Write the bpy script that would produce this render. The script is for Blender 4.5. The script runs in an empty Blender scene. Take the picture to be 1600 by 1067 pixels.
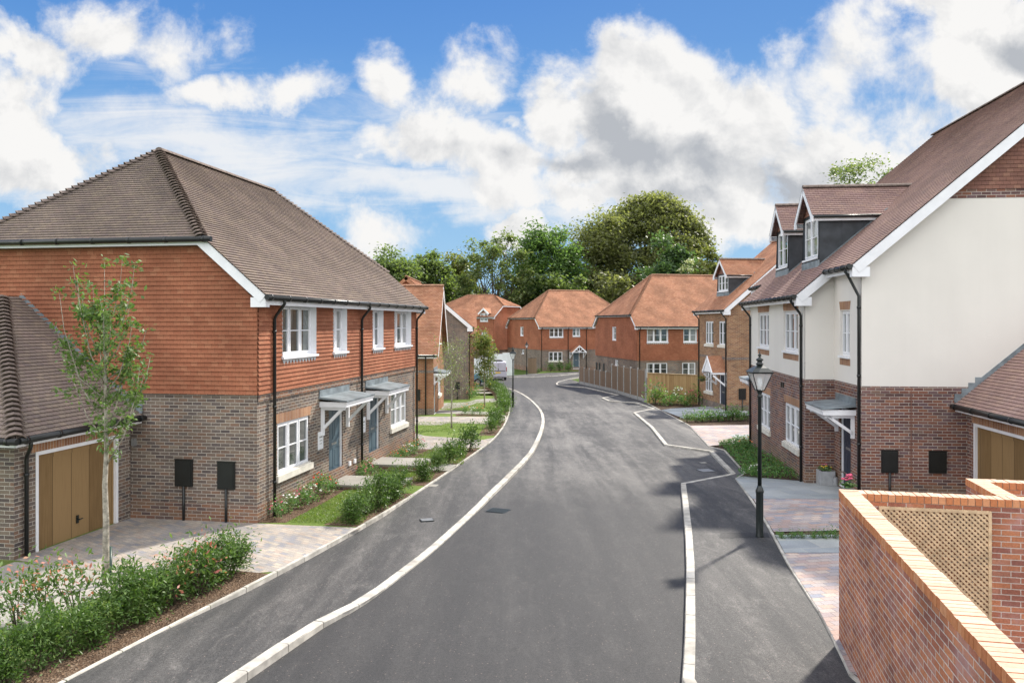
import bpy, bmesh, math, random
import numpy as np
from mathutils import Vector as V, Matrix
from mathutils.geometry import tessellate_polygon
R = math.radians
random.seed(7); rng = np.random.default_rng(7)
S = bpy.context.scene; COL = S.collection

# ------------------------------------------------------------------ camera
cam = bpy.data.cameras.new("camera"); camo = bpy.data.objects.new("camera", cam); COL.objects.link(camo)
camo.location = (0, 0, 4.45); camo.rotation_euler = (R(90), 0, 0)
cam.sensor_width = 36; cam.lens = 36*1240/1600; cam.shift_y = -29/1600; cam.clip_end = 3000; cam.clip_start = .05
S.camera = camo
# ------------------------------------------------------------------ light
SUN_AZ, SUN_EL = 38, 43; SKY, CLOUD_FRONT, CLOUD_BACK_FILL = .072, .435, 1.15          # azimuth measured clockwise from +Y
W = bpy.data.worlds.new("World"); S.world = W; W.use_nodes = True
sl = bpy.data.lights.new("sun", 'SUN'); so = bpy.data.objects.new("sun", sl); COL.objects.link(so)
sl.energy = 3.0; sl.angle = R(2.5); sl.color = (1, .93, .82)
so.rotation_euler = (R(90-SUN_EL), 0, R(180-SUN_AZ)); so.location = (30, 30, 40)
S.view_settings.view_transform = 'Standard'; S.view_settings.look = 'None'
S.view_settings.exposure = 1.12; S.view_settings.gamma = 1
S.cycles.max_bounces = 6; S.cycles.use_adaptive_sampling = True

# ------------------------------------------------------------------ node helpers
class NT:
    def __init__(s, tree): s.t = tree; s.t.nodes.clear()
    def n(s, typ, **k):
        nd = s.t.nodes.new(typ); ins = k.pop('ins', {})
        for a, b in k.items(): setattr(nd, a, b)
        for a, b in ins.items():
            if hasattr(b, 'is_output') or isinstance(b, bpy.types.NodeSocket): s.t.links.new(b, nd.inputs[a])
            else: nd.inputs[a].default_value = b
        return nd
    def m(s, op, a, b=None, c=None, clamp=False):
        nd = s.t.nodes.new('ShaderNodeMath'); nd.operation = op; nd.use_clamp = clamp
        for i, x in enumerate((a, b, c)):
            if x is None: continue
            if isinstance(x, (int, float)): nd.inputs[i].default_value = x
            else: s.t.links.new(x, nd.inputs[i])
        return nd.outputs[0]
    def mix(s, f, a, b, mode='MIX'):
        nd = s.t.nodes.new('ShaderNodeMix'); nd.data_type = 'RGBA'; nd.blend_type = mode
        for i, x in ((0, f), (6, a), (7, b)):
            if isinstance(x, (int, float)): nd.inputs[i].default_value = x
            elif isinstance(x, tuple): nd.inputs[i].default_value = x if len(x) == 4 else (*x, 1)
            else: s.t.links.new(x, nd.inputs[i])
        return nd.outputs[2]
    def rng(s, x, a, b, c=0, d=1, smooth=True):
        nd = s.n('ShaderNodeMapRange', interpolation_type='SMOOTHSTEP' if smooth else 'LINEAR')
        s.t.links.new(x, nd.inputs[0])
        for i, q in zip((1, 2, 3, 4), (a, b, c, d)): nd.inputs[i].default_value = q
        return nd.outputs[0]
    def ramp(s, f, cols, const=False):
        nd = s.t.nodes.new('ShaderNodeValToRGB'); s.t.links.new(f, nd.inputs[0]); cr = nd.color_ramp
        cr.interpolation = 'CONSTANT' if const else 'LINEAR'
        while len(cr.elements) < len(cols): cr.elements.new(.5)
        for i, c in enumerate(cols):
            cr.elements[i].position = i/len(cols) if const else i/max(1, len(cols)-1)
            cr.elements[i].color = (*c, 1)
        return nd.outputs[0]
    def noise(s, vec, scale, detail=3, rough=.55, dist=0):
        return s.n('ShaderNodeTexNoise', ins={'Vector': vec, 'Scale': scale, 'Detail': detail, 'Roughness': rough, 'Distortion': dist}).outputs[0]
    def link(s, a, b): s.t.links.new(a, b)

MATS = {}
def mat(name):
    m = bpy.data.materials.new(name); m.use_nodes = True; MATS[name] = m
    return m, NT(m.node_tree)
def out(t, base, rough=.7, spec=.3, bump=None, bstr=.3, bdist=.01, metal=0, extra=None):
    p = t.n('ShaderNodeBsdfPrincipled'); o = t.n('ShaderNodeOutputMaterial')
    for k, x in (('Base Color', base), ('Roughness', rough), ('Specular IOR Level', spec), ('Metallic', metal)):
        if isinstance(x, tuple): p.inputs[k].default_value = x if len(x) == 4 else (*x, 1)
        elif isinstance(x, (int, float)): p.inputs[k].default_value = x
        else: t.link(x, p.inputs[k])
    if bump is not None:
        b = t.n('ShaderNodeBump', ins={'Height': bump, 'Strength': bstr, 'Distance': bdist}); t.link(b.outputs[0], p.inputs['Normal'])
    if extra:
        for k, x in extra.items(): p.inputs[k].default_value = x
    t.link(p.outputs[0], o.inputs[0]); return p
def plain(name, col, rough=.5, spec=.4, var=.12, scale=6, metal=0, extra=None, bump=0):
    m, t = mat(name); c = t.n('ShaderNodeTexCoord').outputs['Object']
    nz = t.noise(c, scale, 4); f = t.rng(nz, .3, .7, 1-var, 1+var*.6)
    cc = t.mix(1, col, t.n('ShaderNodeCombineColor', ins={0: f, 1: f, 2: f}).outputs[0], 'MULTIPLY')
    out(t, cc, rough, spec, nz if bump else None, bump, .01, metal, extra); return m
def cells(name, cols, mortar, w, h, mw, rough=.85, par=.5, stain=.18, bstr=.6, bdist=.006, rot=0, mrt_var=.15, fine=40, big=.7, dirt=None, spec=.2):
    """unit masonry in the UV (metres): bricks, tiles, blocks, slabs"""
    m, t = mat(name); uv = t.n('ShaderNodeUVMap').outputs[0]
    if rot:
        mp = t.n('ShaderNodeMapping', ins={'Vector': uv}); mp.inputs['Rotation'].default_value[2] = rot; uv = mp.outputs[0]
    sx = t.n('ShaderNodeSeparateXYZ', ins={0: uv}); u, v = sx.outputs[0], sx.outputs[1]
    vr = t.m('DIVIDE', v, h); row = t.m('FLOOR', vr); uo = t.m('ADD', t.m('DIVIDE', u, w), t.m('MULTIPLY', t.m('FLOORED_MODULO', row, 2.0), par))
    col = t.m('FLOOR', uo); fu = t.m('SUBTRACT', uo, col); fv = t.m('SUBTRACT', vr, row)
    du = t.m('MULTIPLY', t.m('MINIMUM', fu, t.m('SUBTRACT', 1.0, fu)), w); dv = t.m('MULTIPLY', t.m('MINIMUM', fv, t.m('SUBTRACT', 1.0, fv)), h)
    wob = t.m('MULTIPLY', t.m('SUBTRACT', t.noise(uv, 60, 2), .5), mw*.5)
    d = t.m('ADD', t.m('MINIMUM', du, dv) if mw > 0 else du, wob); amw = abs(mw)
    mask = t.rng(d, amw*.5-.0015, amw*.5+.0025)
    wn = t.n('ShaderNodeTexWhiteNoise', noise_dimensions='2D', ins={'Vector': t.n('ShaderNodeCombineXYZ', ins={0: col, 1: row}).outputs[0]})
    c = t.ramp(wn.outputs[0], cols)
    nf = t.noise(uv, fine, 4, .65); nb = t.noise(uv, big, 4)
    f = t.m('MULTIPLY', t.rng(nf, .25, .75, .78, 1.18), t.rng(nb, .3, .7, 1-stain, 1+stain))
    g = t.n('ShaderNodeCombineColor', ins={0: f, 1: f, 2: f}).outputs[0]
    c = t.mix(1, c, g, 'MULTIPLY')
    c = t.mix(mask, t.mix(1, mortar, g, 'MULTIPLY'), c)
    if dirt: c = t.mix(t.m('MULTIPLY', t.rng(t.noise(uv, 1.7, 6, .7), .52, .75), dirt[1]), c, dirt[0])
    hgt = t.m('ADD', mask, t.m('MULTIPLY', nf, .35)); out(t, c, rough, spec, hgt, bstr, bdist); return m

# ------------------------------------------------------------------ materials
BR, BH = .225, .075
cells('brick_brown', [(.085,.072,.07),(.15,.115,.095),(.20,.125,.09),(.18,.145,.115),(.115,.095,.09),(.22,.175,.135)], (.40,.365,.315), BR, BH, .012)
cells('brick_orange_plinth', [(.18,.10,.075),(.25,.13,.08),(.21,.14,.10),(.12,.085,.08)], (.38,.34,.29), BR, BH, .012)
cells('brick_red', [(.10,.06,.06),(.19,.085,.065),(.25,.115,.075),(.14,.09,.10),(.21,.13,.10)], (.43,.38,.33), BR, BH, .012)
cells('brick_tan', [(.31,.165,.085),(.25,.115,.06),(.35,.205,.11),(.27,.145,.08),(.19,.095,.06)], (.40,.34,.26), BR, BH, .012)
cells('brick_rust', [(.24,.10,.055),(.32,.14,.07),(.28,.12,.06),(.36,.18,.09)], (.36,.28,.2), BR, BH, .012)
cells('brick_soldier', [(.33,.17,.09),(.40,.22,.12),(.28,.13,.07),(.36,.2,.13)], (.46,.4,.33), .075, .9, .011, par=0)
cells('brick_dark', [(.10,.085,.085),(.15,.115,.1),(.2,.14,.11)], (.40,.35,.3), BR, BH, .012)
cells('brick_wall', [(.40,.155,.085),(.47,.20,.105),(.35,.135,.085),(.27,.115,.09),(.43,.20,.13)], (.55,.475,.42), BR, BH, .0105, stain=.28, dirt=((.42,.28,.29), .65))
cells('brick_coping', [(.66,.42,.26),(.72,.48,.31),(.62,.37,.23)], (.42,.33,.26), .075, 5, .009, par=0, stain=.1)
cells('brick_coping_side', [(.55,.2,.075),(.62,.26,.1),(.48,.16,.07)], (.56,.46,.36), .075, 5, .010, par=0, stain=.15)
cells('tile_hung_red', [(.305,.118,.066),(.33,.13,.072),(.29,.108,.06),(.315,.122,.068),(.36,.155,.088)], (.10,.045,.03), .165, .1, -.005, .85, stain=.15, bstr=.2)
cells('tile_hung_brown', [(.23,.115,.085),(.19,.095,.075),(.26,.14,.10)], (.07,.03,.02), .165, .1, -.005)
cells('roof_brown', [(.225,.18,.15),(.20,.16,.14),(.25,.20,.16),(.185,.148,.135),(.235,.18,.155)], (.05,.04,.035), .165, .1, -.006, .9, stain=.14, bstr=.2)
cells('roof_purple', [(.31,.205,.18),(.27,.18,.165),(.34,.23,.19),(.29,.20,.185)], (.05,.03,.03), .165, .1, -.006, .9, stain=.14, bstr=.2)
cells('roof_orange', [(.39,.195,.115),(.34,.16,.095),(.43,.225,.135),(.365,.185,.12)], (.1,.045,.03), .165, .1, -.006, .9, stain=.22, bstr=.2, dirt=((.2,.11,.08), .35))
plain('bonnet_tile', (.19,.15,.13), .85, .2, .3, 9, bump=.3)
plain('bonnet_orange', (.36,.2,.13), .85, .2, .25, 9, bump=.3)
cells('block_paving', [(.33,.295,.25),(.22,.22,.24),(.36,.31,.26),(.28,.265,.26),(.39,.345,.29),(.32,.26,.225)], (.22,.2,.18), .2, .1, .007, .85, rot=R(38), stain=.15, bstr=.4)
cells('block_paving_red', [(.41,.30,.265),(.28,.285,.325),(.45,.325,.275),(.35,.33,.34),(.48,.39,.335),(.25,.265,.315)], (.2,.18,.17), .24, .16, .008, .85, rot=R(-12), stain=.15, bstr=.4)
cells('slab_pale', [(.31,.295,.265),(.28,.27,.245),(.335,.315,.285)], (.33,.31,.28), .6, .6, .008, .8, par=0, rot=R(10), stain=.12, bstr=.3)
cells('slab_grey', [(.33,.355,.365),(.28,.305,.325),(.38,.395,.39),(.30,.335,.355)], (.46,.44,.38), .9, .6, .012, .6, rot=R(-8), stain=.2, bstr=.3, spec=.35)
plain('white_paint', (.80,.81,.84), .45, .4, .05, 3)
plain('black_plastic', (.012,.014,.014), .35, .5, .2, 5)
plain('black_iron', (.012,.018,.018), .3, .5, .25, 8)
plain('lead', (.20,.235,.255), .5, .4, .35, 3, bump=.15)
plain('lead_pale', (.55,.57,.58), .6, .3, .15, 3)
plain('lead_dark', (.045,.052,.06), .55, .4, .35, 2.5, bump=.2)
plain('door_blue', (.075,.12,.155), .4, .45, .12, 4)
plain('door_navy', (.03,.04,.065), .4, .45, .12, 4)
plain('metal_grey', (.35,.36,.36), .35, .5, .2, 5, .6)
plain('stone_sill', (.66,.63,.56), .8, .2, .12, 5, bump=.1)
plain('concrete', (.40,.385,.355), .85, .2, .22, 7, bump=.3)
plain('concrete_post', (.33,.335,.33), .85, .2, .2, 7, bump=.2)
for nm, c in (('kerb_stone', (.47,.45,.41)), ('kerb_stoneB', (.41,.39,.35)), ('kerb_stoneC', (.52,.495,.445))): plain(nm, c, .85, .2, .28, 4, bump=.3)
plain('bark_pale', (.34,.31,.26), .9, .1, .45, 14, bump=.5)
plain('bark_dark', (.11,.09,.07), .95, .1, .4, 8, bump=.5)
plain('planter_grey', (.36,.37,.38), .7, .3, .15, 6)
plain('hoarding_white', (.74,.79,.78), .5, .3, .1, 1.2)
plain('car_blue', (.05,.16,.24), .25, .6, .1, 2)
plain('car_silver', (.58,.58,.66), .28, .6, .06, 2, .35)
plain('car_white', (.78,.8,.82), .3, .5, .05, 2)
plain('tyre_black', (.02,.02,.02), .8, .2, .2, 9)
plain('plate_yellow', (.75,.5,.03), .4, .4, .05, 5)
plain('lamp_red', (.5,.03,.03), .3, .5, .05, 5)
plain('flower_pink', (.80,.16,.26), .6, .2, .25, 30)
plain('flower_red', (.75,.10,.05), .6, .2, .25, 30)
plain('flower_white', (.82,.80,.74), .6, .2, .12, 30)
plain('flower_yellow', (.8,.55,.07), .6, .2, .2, 30)
plain('flower_orange', (.8,.3,.12), .6, .2, .25, 30)
plain('green_metal', (.02,.045,.035), .4, .4, .2, 5)
plain('trellis_wood', (.58,.44,.28), .8, .2, .2, 9, bump=.2)
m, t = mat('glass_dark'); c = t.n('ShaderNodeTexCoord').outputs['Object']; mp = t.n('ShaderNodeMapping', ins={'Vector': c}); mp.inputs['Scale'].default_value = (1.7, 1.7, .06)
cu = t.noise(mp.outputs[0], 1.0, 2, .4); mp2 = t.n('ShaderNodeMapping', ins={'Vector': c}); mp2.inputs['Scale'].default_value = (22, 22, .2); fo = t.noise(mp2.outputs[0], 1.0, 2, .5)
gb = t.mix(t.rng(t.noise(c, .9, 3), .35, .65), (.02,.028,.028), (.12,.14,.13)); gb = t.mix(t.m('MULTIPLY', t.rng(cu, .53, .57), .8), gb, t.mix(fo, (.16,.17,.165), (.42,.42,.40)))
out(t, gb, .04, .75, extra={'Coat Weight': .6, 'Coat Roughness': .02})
m, t = mat('glass_clear')
p = t.n('ShaderNodeBsdfPrincipled', ins={'Base Color': (.95,.97,.97,1), 'Roughness': .03, 'Specular IOR Level': .5}); tr = t.n('ShaderNodeBsdfTransparent', ins={0: (.93,.95,.95,1)})
mx = t.n('ShaderNodeMixShader', ins={0: .3, 1: tr.outputs[0], 2: p.outputs[0]}); t.link(mx.outputs[0], t.n('ShaderNodeOutputMaterial').inputs[0])
def render_mat(name, col):
    m, t = mat(name); c = t.n('ShaderNodeTexCoord').outputs['Object']
    n1 = t.noise(c, .55, 5, .6); n2 = t.noise(c, 220, 2)
    st = t.n('ShaderNodeMapping', ins={'Vector': c}); st.inputs['Scale'].default_value = (1.5, 1.5, .12)
    n3 = t.noise(st.outputs[0], 1.3, 5, .6)
    f = t.m('MULTIPLY', t.rng(n1, .3, .7, .965, 1.02), t.rng(n3, .35, .75, 1.0, .975))
    out(t, t.mix(1, col, t.n('ShaderNodeCombineColor', ins={0: f, 1: f, 2: f}).outputs[0], 'MULTIPLY'), .9, .15, n2, .25, .003)
render_mat('render_cream', (.73, .70, .65))
def wood(name, cols, scale=1.0, pw=.12):
    m, t = mat(name); uv = t.n('ShaderNodeUVMap').outputs[0]; sx = t.n('ShaderNodeSeparateXYZ', ins={0: uv})
    q = t.m('DIVIDE', sx.outputs[0], pw); col = t.m('FLOOR', q); fr = t.m('SUBTRACT', q, col)
    wn = t.n('ShaderNodeTexWhiteNoise', noise_dimensions='1D', ins={'W': col}).outputs[0]
    mp = t.n('ShaderNodeMapping', ins={'Vector': uv}); mp.inputs['Scale'].default_value = (30*scale, 1.6*scale, 1)
    mp2 = t.n('ShaderNodeVectorMath', operation='ADD', ins={0: mp.outputs[0], 1: t.n('ShaderNodeCombineXYZ', ins={1: t.m('MULTIPLY', wn, 40.0)}).outputs[0]})
    g = t.noise(mp2.outputs[0], 1, 5, .6, .4); c = t.ramp(t.m('ADD', t.m('MULTIPLY', g, .65), t.m('MULTIPLY', wn, .4)), cols)
    sm_ = .0045/pw if pw > .5 else .012; c = t.mix(t.rng(t.m('MINIMUM', fr, t.m('SUBTRACT', 1.0, fr)), sm_*.4, sm_*2.4), (.05,.03,.015), c)
    out(t, c, .6, .25, g, .25, .004)
wood('garage_oak', [(.10,.06,.028),(.20,.125,.055),(.29,.19,.09),(.21,.13,.06)], pw=.52)
wood('fence_brown', [(.10,.07,.045),(.17,.12,.08),(.22,.155,.105),(.13,.09,.06)], pw=.13)
wood('fence_golden', [(.14,.08,.03),(.30,.19,.085),(.40,.27,.13),(.22,.13,.055)], pw=.15)
# asphalt
def asphalt(name, dark, pale, pale_mid, speck=.5, rough=.62):
    """fine-grained tarmac: grit, lengthwise wear, scuffs, and a paler tone over part of its length"""
    m, t = mat(name); c = t.n('ShaderNodeTexCoord').outputs['Object']; sx = t.n('ShaderNodeSeparateXYZ', ins={0: c})
    mp = t.n('ShaderNodeMapping', ins={'Vector': c}); mp.inputs['Scale'].default_value = (1.5, .10, 1); mp.inputs['Rotation'].default_value[2] = R(-6)
    wear = t.noise(mp.outputs[0], 1.0, 5, .6, .3); mp2 = t.n('ShaderNodeMapping', ins={'Vector': c}); mp2.inputs['Scale'].default_value = (2.6, .9, 1); mp2.inputs['Rotation'].default_value[2] = R(25)
    scuff = t.noise(mp2.outputs[0], 1.3, 9, .72, .8); fine = t.noise(c, 75, 3, .9); gr = t.noise(c, 26, 4, .8); big = t.noise(c, .12, 5, .6, .4)
    f = t.m('ADD', t.m('MULTIPLY', t.rng(wear, .38, .72), .45), t.m('MULTIPLY', t.rng(scuff, .47, .76), .6), clamp=True)
    col = t.mix(f, dark, pale)
    if pale_mid:
        w = t.m('MULTIPLY', t.m('MULTIPLY', t.rng(sx.outputs[1], 17, 27), t.rng(sx.outputs[1], 75, 45)), t.rng(t.m('ADD', t.m('MULTIPLY', big, .6), t.m('ADD', t.m('MULTIPLY', scuff, .4), t.m('MULTIPLY', wear, .55))), .62, .98)); col = t.mix(t.m('MULTIPLY', w, pale_mid), col, (.22,.21,.195))  # blends to a paler tone along the middle stretch, broken by noise
    k = t.m('MULTIPLY', t.rng(fine, .3, .7, .3, 1.85), t.rng(gr, .3, .7, .66, 1.34)); col = t.mix(1, col, t.n('ShaderNodeCombineColor', ins={0: k, 1: k, 2: k}).outputs[0], 'MULTIPLY')
    vo = t.n('ShaderNodeTexVoronoi', ins={'Vector': c, 'Scale': 16.0}); sp = t.m('MULTIPLY', t.m('LESS_THAN', vo.outputs['Distance'], .16), t.m('GREATER_THAN', t.n('ShaderNodeSeparateColor', ins={0: vo.outputs['Color']}).outputs[0], .66))
    col = t.mix(t.m('MULTIPLY', sp, speck), col, (.26,.20,.18))
    vl = t.n('ShaderNodeTexVoronoi', feature='DISTANCE_TO_EDGE', ins={'Vector': c, 'Scale': .12}); 
    out(t, col, rough, .45, fine, .7, .012)
asphalt('asphalt_road', (.022,.022,.0235), (.052,.050,.049), .62)
asphalt('asphalt_path', (.033,.033,.034), (.14,.132,.125), .35, .6)
asphalt('asphalt_new', (.020,.020,.022), (.03,.03,.03), 0, .2)
# ground
def grass_mat(name, cols):
    m, t = mat(name); c = t.n('ShaderNodeTexCoord').outputs['Object']
    n = t.m('ADD', t.m('MULTIPLY', t.noise(c, 34, 5, .85), .6), t.m('MULTIPLY', t.noise(c, .9, 5, .65), .5)); out(t, t.ramp(t.rng(n, .3, .7), cols), .9, .1, t.noise(c, 80, 3, .8), .8, .03)
grass_mat('lawn_green', [(.075,.13,.022),(.115,.18,.036),(.175,.22,.065)])
grass_mat('field_green', [(.03,.06,.012),(.06,.1,.02),(.09,.12,.035)])
def soil(name, cols, sc):
    m, t = mat(name); c = t.n('ShaderNodeTexCoord').outputs['Object']
    vo = t.n('ShaderNodeTexVoronoi', ins={'Vector': c, 'Scale': sc}); f = t.n('ShaderNodeSeparateColor', ins={0: vo.outputs['Color']}).outputs[0]
    out(t, t.mix(t.rng(t.noise(c, 2, 4), .3, .7, 0, .6), t.ramp(f, cols), cols[0]), .95, .1, vo.outputs['Distance'], 1, .03)
soil('bark_mulch', [(.075,.05,.035),(.14,.09,.06),(.22,.15,.10),(.10,.065,.045),(.30,.23,.17)], 34)
soil('soil_dark', [(.06,.042,.03),(.10,.07,.05),(.14,.10,.075)], 26)
def leaf(name, cols, trans=.3, rough=.45):
    m, t = mat(name); g = t.n('ShaderNodeNewGeometry'); c = t.ramp(g.outputs['Random Per Island'], cols)
    p = t.n('ShaderNodeBsdfPrincipled', ins={'Base Color': c, 'Roughness': rough, 'Specular IOR Level': .35})
    tl = t.n('ShaderNodeBsdfTranslucent', ins={'Color': t.mix(1, c, (1.5,1.6,.7,1), 'MULTIPLY')})
    mx = t.n('ShaderNodeMixShader', ins={0: trans, 1: p.outputs[0], 2: tl.outputs[0]}); t.link(mx.outputs[0], t.n('ShaderNodeOutputMaterial').inputs[0])
leaf('leaf_laurel', [(.04,.09,.018),(.07,.135,.03),(.115,.19,.05),(.055,.115,.025),(.17,.25,.08)], trans=.35)
leaf('leaf_young', [(.07,.13,.035),(.11,.18,.055),(.16,.235,.085),(.09,.15,.045)], trans=.35)
leaf('leaf_photinia', [(.42,.13,.11),(.48,.2,.15),(.34,.09,.08),(.42,.24,.16)])
leaf('leaf_rose', [(.054,.135,.041),(.095,.189,.054),(.135,.257,.081),(.270,.338,.162)], trans=0.35)
leaf('leaf_olive', [(.155,.17,.085),(.175,.19,.095),(.195,.205,.105),(.165,.18,.085),(.21,.21,.115)], trans=.55)
leaf('leaf_mid', [(.125,.17,.075),(.14,.19,.08),(.155,.205,.09),(.135,.18,.078)], trans=.55)
leaf('leaf_bright', [(.10,.17,.065),(.115,.19,.072),(.13,.21,.08)], trans=.55)
leaf('leaf_deep', [(.075,.13,.06),(.088,.145,.065),(.10,.165,.075)], trans=.5)
leaf('leaf_yellow', [(.17,.19,.075),(.2,.21,.085),(.15,.18,.07),(.23,.225,.10)], trans=.5)
leaf('leaf_cream', [(.55,.55,.42),(.4,.45,.28),(.65,.62,.52),(.2,.27,.1)])
leaf('leaf_greyish', [(.140,.182,.084),(.196,.238,.112),(.112,.154,.070),(.266,.280,.154)], trans=0.45)
leaf('leaf_cover', [(.046,.130,.033),(.072,.182,.039),(.104,.234,.058),(.169,.260,.091)], trans=0.35)
leaf('leaf_autumn', [(.11,.16,.045),(.15,.2,.055),(.18,.22,.06),(.24,.23,.07),(.13,.18,.05)], trans=.35)

# ------------------------------------------------------------------ sky
def sky():
    t = NT(W.node_tree); o = t.n('ShaderNodeOutputWorld')
    nis = t.n('ShaderNodeTexSky', sky_type='NISHITA', sun_disc=False, sun_elevation=R(SUN_EL), sun_rotation=R(SUN_AZ), air_density=1.0, dust_density=.4, ozone_density=1.6)
    d = t.n('ShaderNodeTexCoord').outputs['Generated']; s = t.n('ShaderNodeSeparateXYZ', ins={0: d})
    y = t.m('MAXIMUM', s.outputs[1], .12); qx = t.m('DIVIDE', s.outputs[0], y); qz = t.m('DIVIDE', s.outputs[2], y)
    el = t.rng(s.outputs[2], -.05, .45, 0, 1, False)
    nisc = t.n('ShaderNodeMix', data_type='RGBA', blend_type='DARKEN', ins={0: 1.0, 6: nis.outputs[0], 7: (3.2, 4.6, 6.4, 1)}).outputs[2]
    clear = t.ramp(el, [(2.5,4.0,5.4),(2.2,3.8,5.4),(1.2,2.75,5.0),(.55,1.8,4.4),(.25,1.25,3.9)])
    bg = t.n('ShaderNodeBackground', ins={0: t.mix(.85, nisc, clear), 1: SKY})
    # sky directions of the clouds as azimuth / elevation tangents
    q = t.n('ShaderNodeCombineXYZ', ins={0: qx, 1: qz}).outputs[0]
    wv = t.n('ShaderNodeTexNoise', ins={'Vector': q, 'Scale': 5.5, 'Detail': 8.0, 'Roughness': .6}).outputs['Color']
    wsub = t.n('ShaderNodeVectorMath', operation='SUBTRACT', ins={0: wv, 1: (.5, .5, .5)})
    wsc = t.n('ShaderNodeVectorMath', operation='SCALE', ins={0: wsub.outputs[0], 'Scale': .17})
    qw = t.n('ShaderNodeVectorMath', operation='ADD', ins={0: q, 1: wsc.outputs[0]}).outputs[0]
    def blob(px, py, rx, ry, ang=0, amp=1.0, vec=None):
        mp = t.n('ShaderNodeMapping', vector_type='TEXTURE', ins={'Vector': vec or qw})
        mp.inputs['Location'].default_value = ((px-800)/1240, (504.5-py)/1240, 0); mp.inputs['Rotation'].default_value[2] = R(ang)
        mp.inputs['Scale'].default_value = (rx/1240, ry/1240, 1)
        ln = t.n('ShaderNodeVectorMath', operation='LENGTH', ins={0: mp.outputs[0]}).outputs['Value']
        return t.m('MULTIPLY', t.m('SUBTRACT', 1.0, ln), amp)
    def many(lst):
        r = None
        for b in lst:
            x = blob(*b); r = x if r is None else t.m('SMOOTH_MAX', r, x, .15)
        return r
    cum = many([(1000,160,165,125,0,1.4),(950,80,62,52,0,.9),(1130,190,175,110,-25,1.3),(1290,270,190,90,-15,1.2),(1040,270,260,85,0,1.3),(875,190,60,100,0,1.0),(1200,150,90,60,-35,1.0),
                (1575,95,160,150,0,1.4),(1450,15,150,50,-8,.9),(1520,230,110,75,0,.9),(1430,305,110,50,0,.8),(25,190,115,140,0,1.3),(40,70,115,50,-28,1.0),(190,55,150,55,-15,.62),(290,85,85,85,-30,.62),(455,148,80,50,14,.72),(350,165,130,34,8,.6),
                (592,126,46,62,15,.68),(740,125,85,66,25,.8),(690,225,120,75,0,1.0),(775,265,120,80,0,1.05),(803,357,70,34,0,1.3),(600,358,75,36,-15,.55),
                (1180,352,170,60,0,1.2),(1000,310,250,42,0,1.1),(60,250,130,60,0,.9),(1340,110,150,130,20,.5),(1420,190,110,110,20,.55),(1235,60,45,40,30,.4),(600,240,110,45,0,.6),(800,180,40,22,0,.5)])
    n1 = t.noise(q, 8.5, 12, .62, .2); n2 = t.noise(q, 3.2, 6, .55)
    qs = t.n('ShaderNodeVectorMath', operation='ADD', ins={0: q, 1: (.018, .026, 0)}).outputs[0]; n1s = t.noise(qs, 8.5, 8, .58, .2); n1c = t.noise(q, 8.5, 8, .58, .2)
    mpn = t.n('ShaderNodeMapping', ins={'Vector': q}); mpn.inputs['Rotation'].default_value[2] = R(9); mpn.inputs['Scale'].default_value = (1.6, 11, 1)
    st = t.noise(mpn.outputs[0], 2.2, 9, .64, .8)
    dens = t.m('ADD', t.m('MULTIPLY', cum, 1.55), t.m('MULTIPLY', t.m('SUBTRACT', n1, .5), 3.1)); cumf = t.rng(dens, -.12, .78)
    cir = many([(330,240,450,75,-8,1.3),(640,300,450,50,-6,1.3),(100,290,260,36,-4,1.1),(900,335,350,36,-5,1.0),(640,180,220,60,0,.6),(240,130,180,60,0,.5)])
    cirf = t.m('MULTIPLY', t.rng(t.m('ADD', cir, t.m('MULTIPLY', t.m('SUBTRACT', st, .5), 2.2)), -.05, 1.2), .85)
    con = many([(300,200,270,10,-10,1.2,q),(560,252,150,8,-10.5,1.0,q),(120,297,150,8,-4,.9,q),(880,312,120,9,-8,.9,q)])
    conf = t.m('MULTIPLY', t.rng(t.m('ADD', con, t.m('MULTIPLY', t.m('SUBTRACT', n1, .5), 2.2)), .0, .9), .6)
    fr = t.m('MAXIMUM', t.m('MAXIMUM', cumf, cirf), conf)
    # elsewhere in the sky: unseen broken cloud, added bright to lift the shade
    gen = t.rng(t.noise(d, 2.4, 7, .6), .38, .56)
    front = t.rng(s.outputs[1], .25, .5); fac = t.n('ShaderNodeMix', ins={0: front, 2: gen, 3: fr}).outputs[0]
    fac = t.m('MULTIPLY', fac, t.rng(s.outputs[2], -.02, .03))
    shade = many([(940,185,45,95,20,1.2),(995,240,90,55,-30,1.2),(1090,268,140,50,-5,1.3),(1210,285,170,42,0,1.1),(890,268,110,30,0,1.0),(1060,312,240,30,0,.7),(1590,100,80,55,0,1.0),(1530,180,60,40,0,.5),(790,250,80,45,0,.7),(690,235,80,40,0,.5),(60,235,90,40,0,.35),(1120,200,70,35,-20,.45)])
    emb = t.m('MULTIPLY', t.m('SUBTRACT', n1s, n1c), 3.6)                      # the side of a billow turned from the light
    sf = t.m('ADD', t.m('MULTIPLY', t.rng(t.m('ADD', shade, t.m('MULTIPLY', t.m('SUBTRACT', n2, .5), 1.0)), -.15, 1.0), .95), t.m('MULTIPLY', emb, .75), clamp=True)
    sf = t.m('MULTIPLY', sf, t.rng(dens, .1, .7))
    cc = t.mix(t.m('MULTIPLY', sf, .9), (1.0,.99,.975), (.46,.49,.54))
    cb = t.n('ShaderNodeBackground', ins={0: cc, 1: t.n('ShaderNodeMix', ins={0: front, 2: CLOUD_BACK_FILL, 3: CLOUD_FRONT}).outputs[0]})
    t.link(t.n('ShaderNodeMixShader', ins={0: fac, 1: bg.outputs[0], 2: cb.outputs[0]}).outputs[0], o.inputs[0])
sky(); W.cycles.sampling_method = 'MANUAL'; W.cycles.sample_map_resolution = 512

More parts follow.
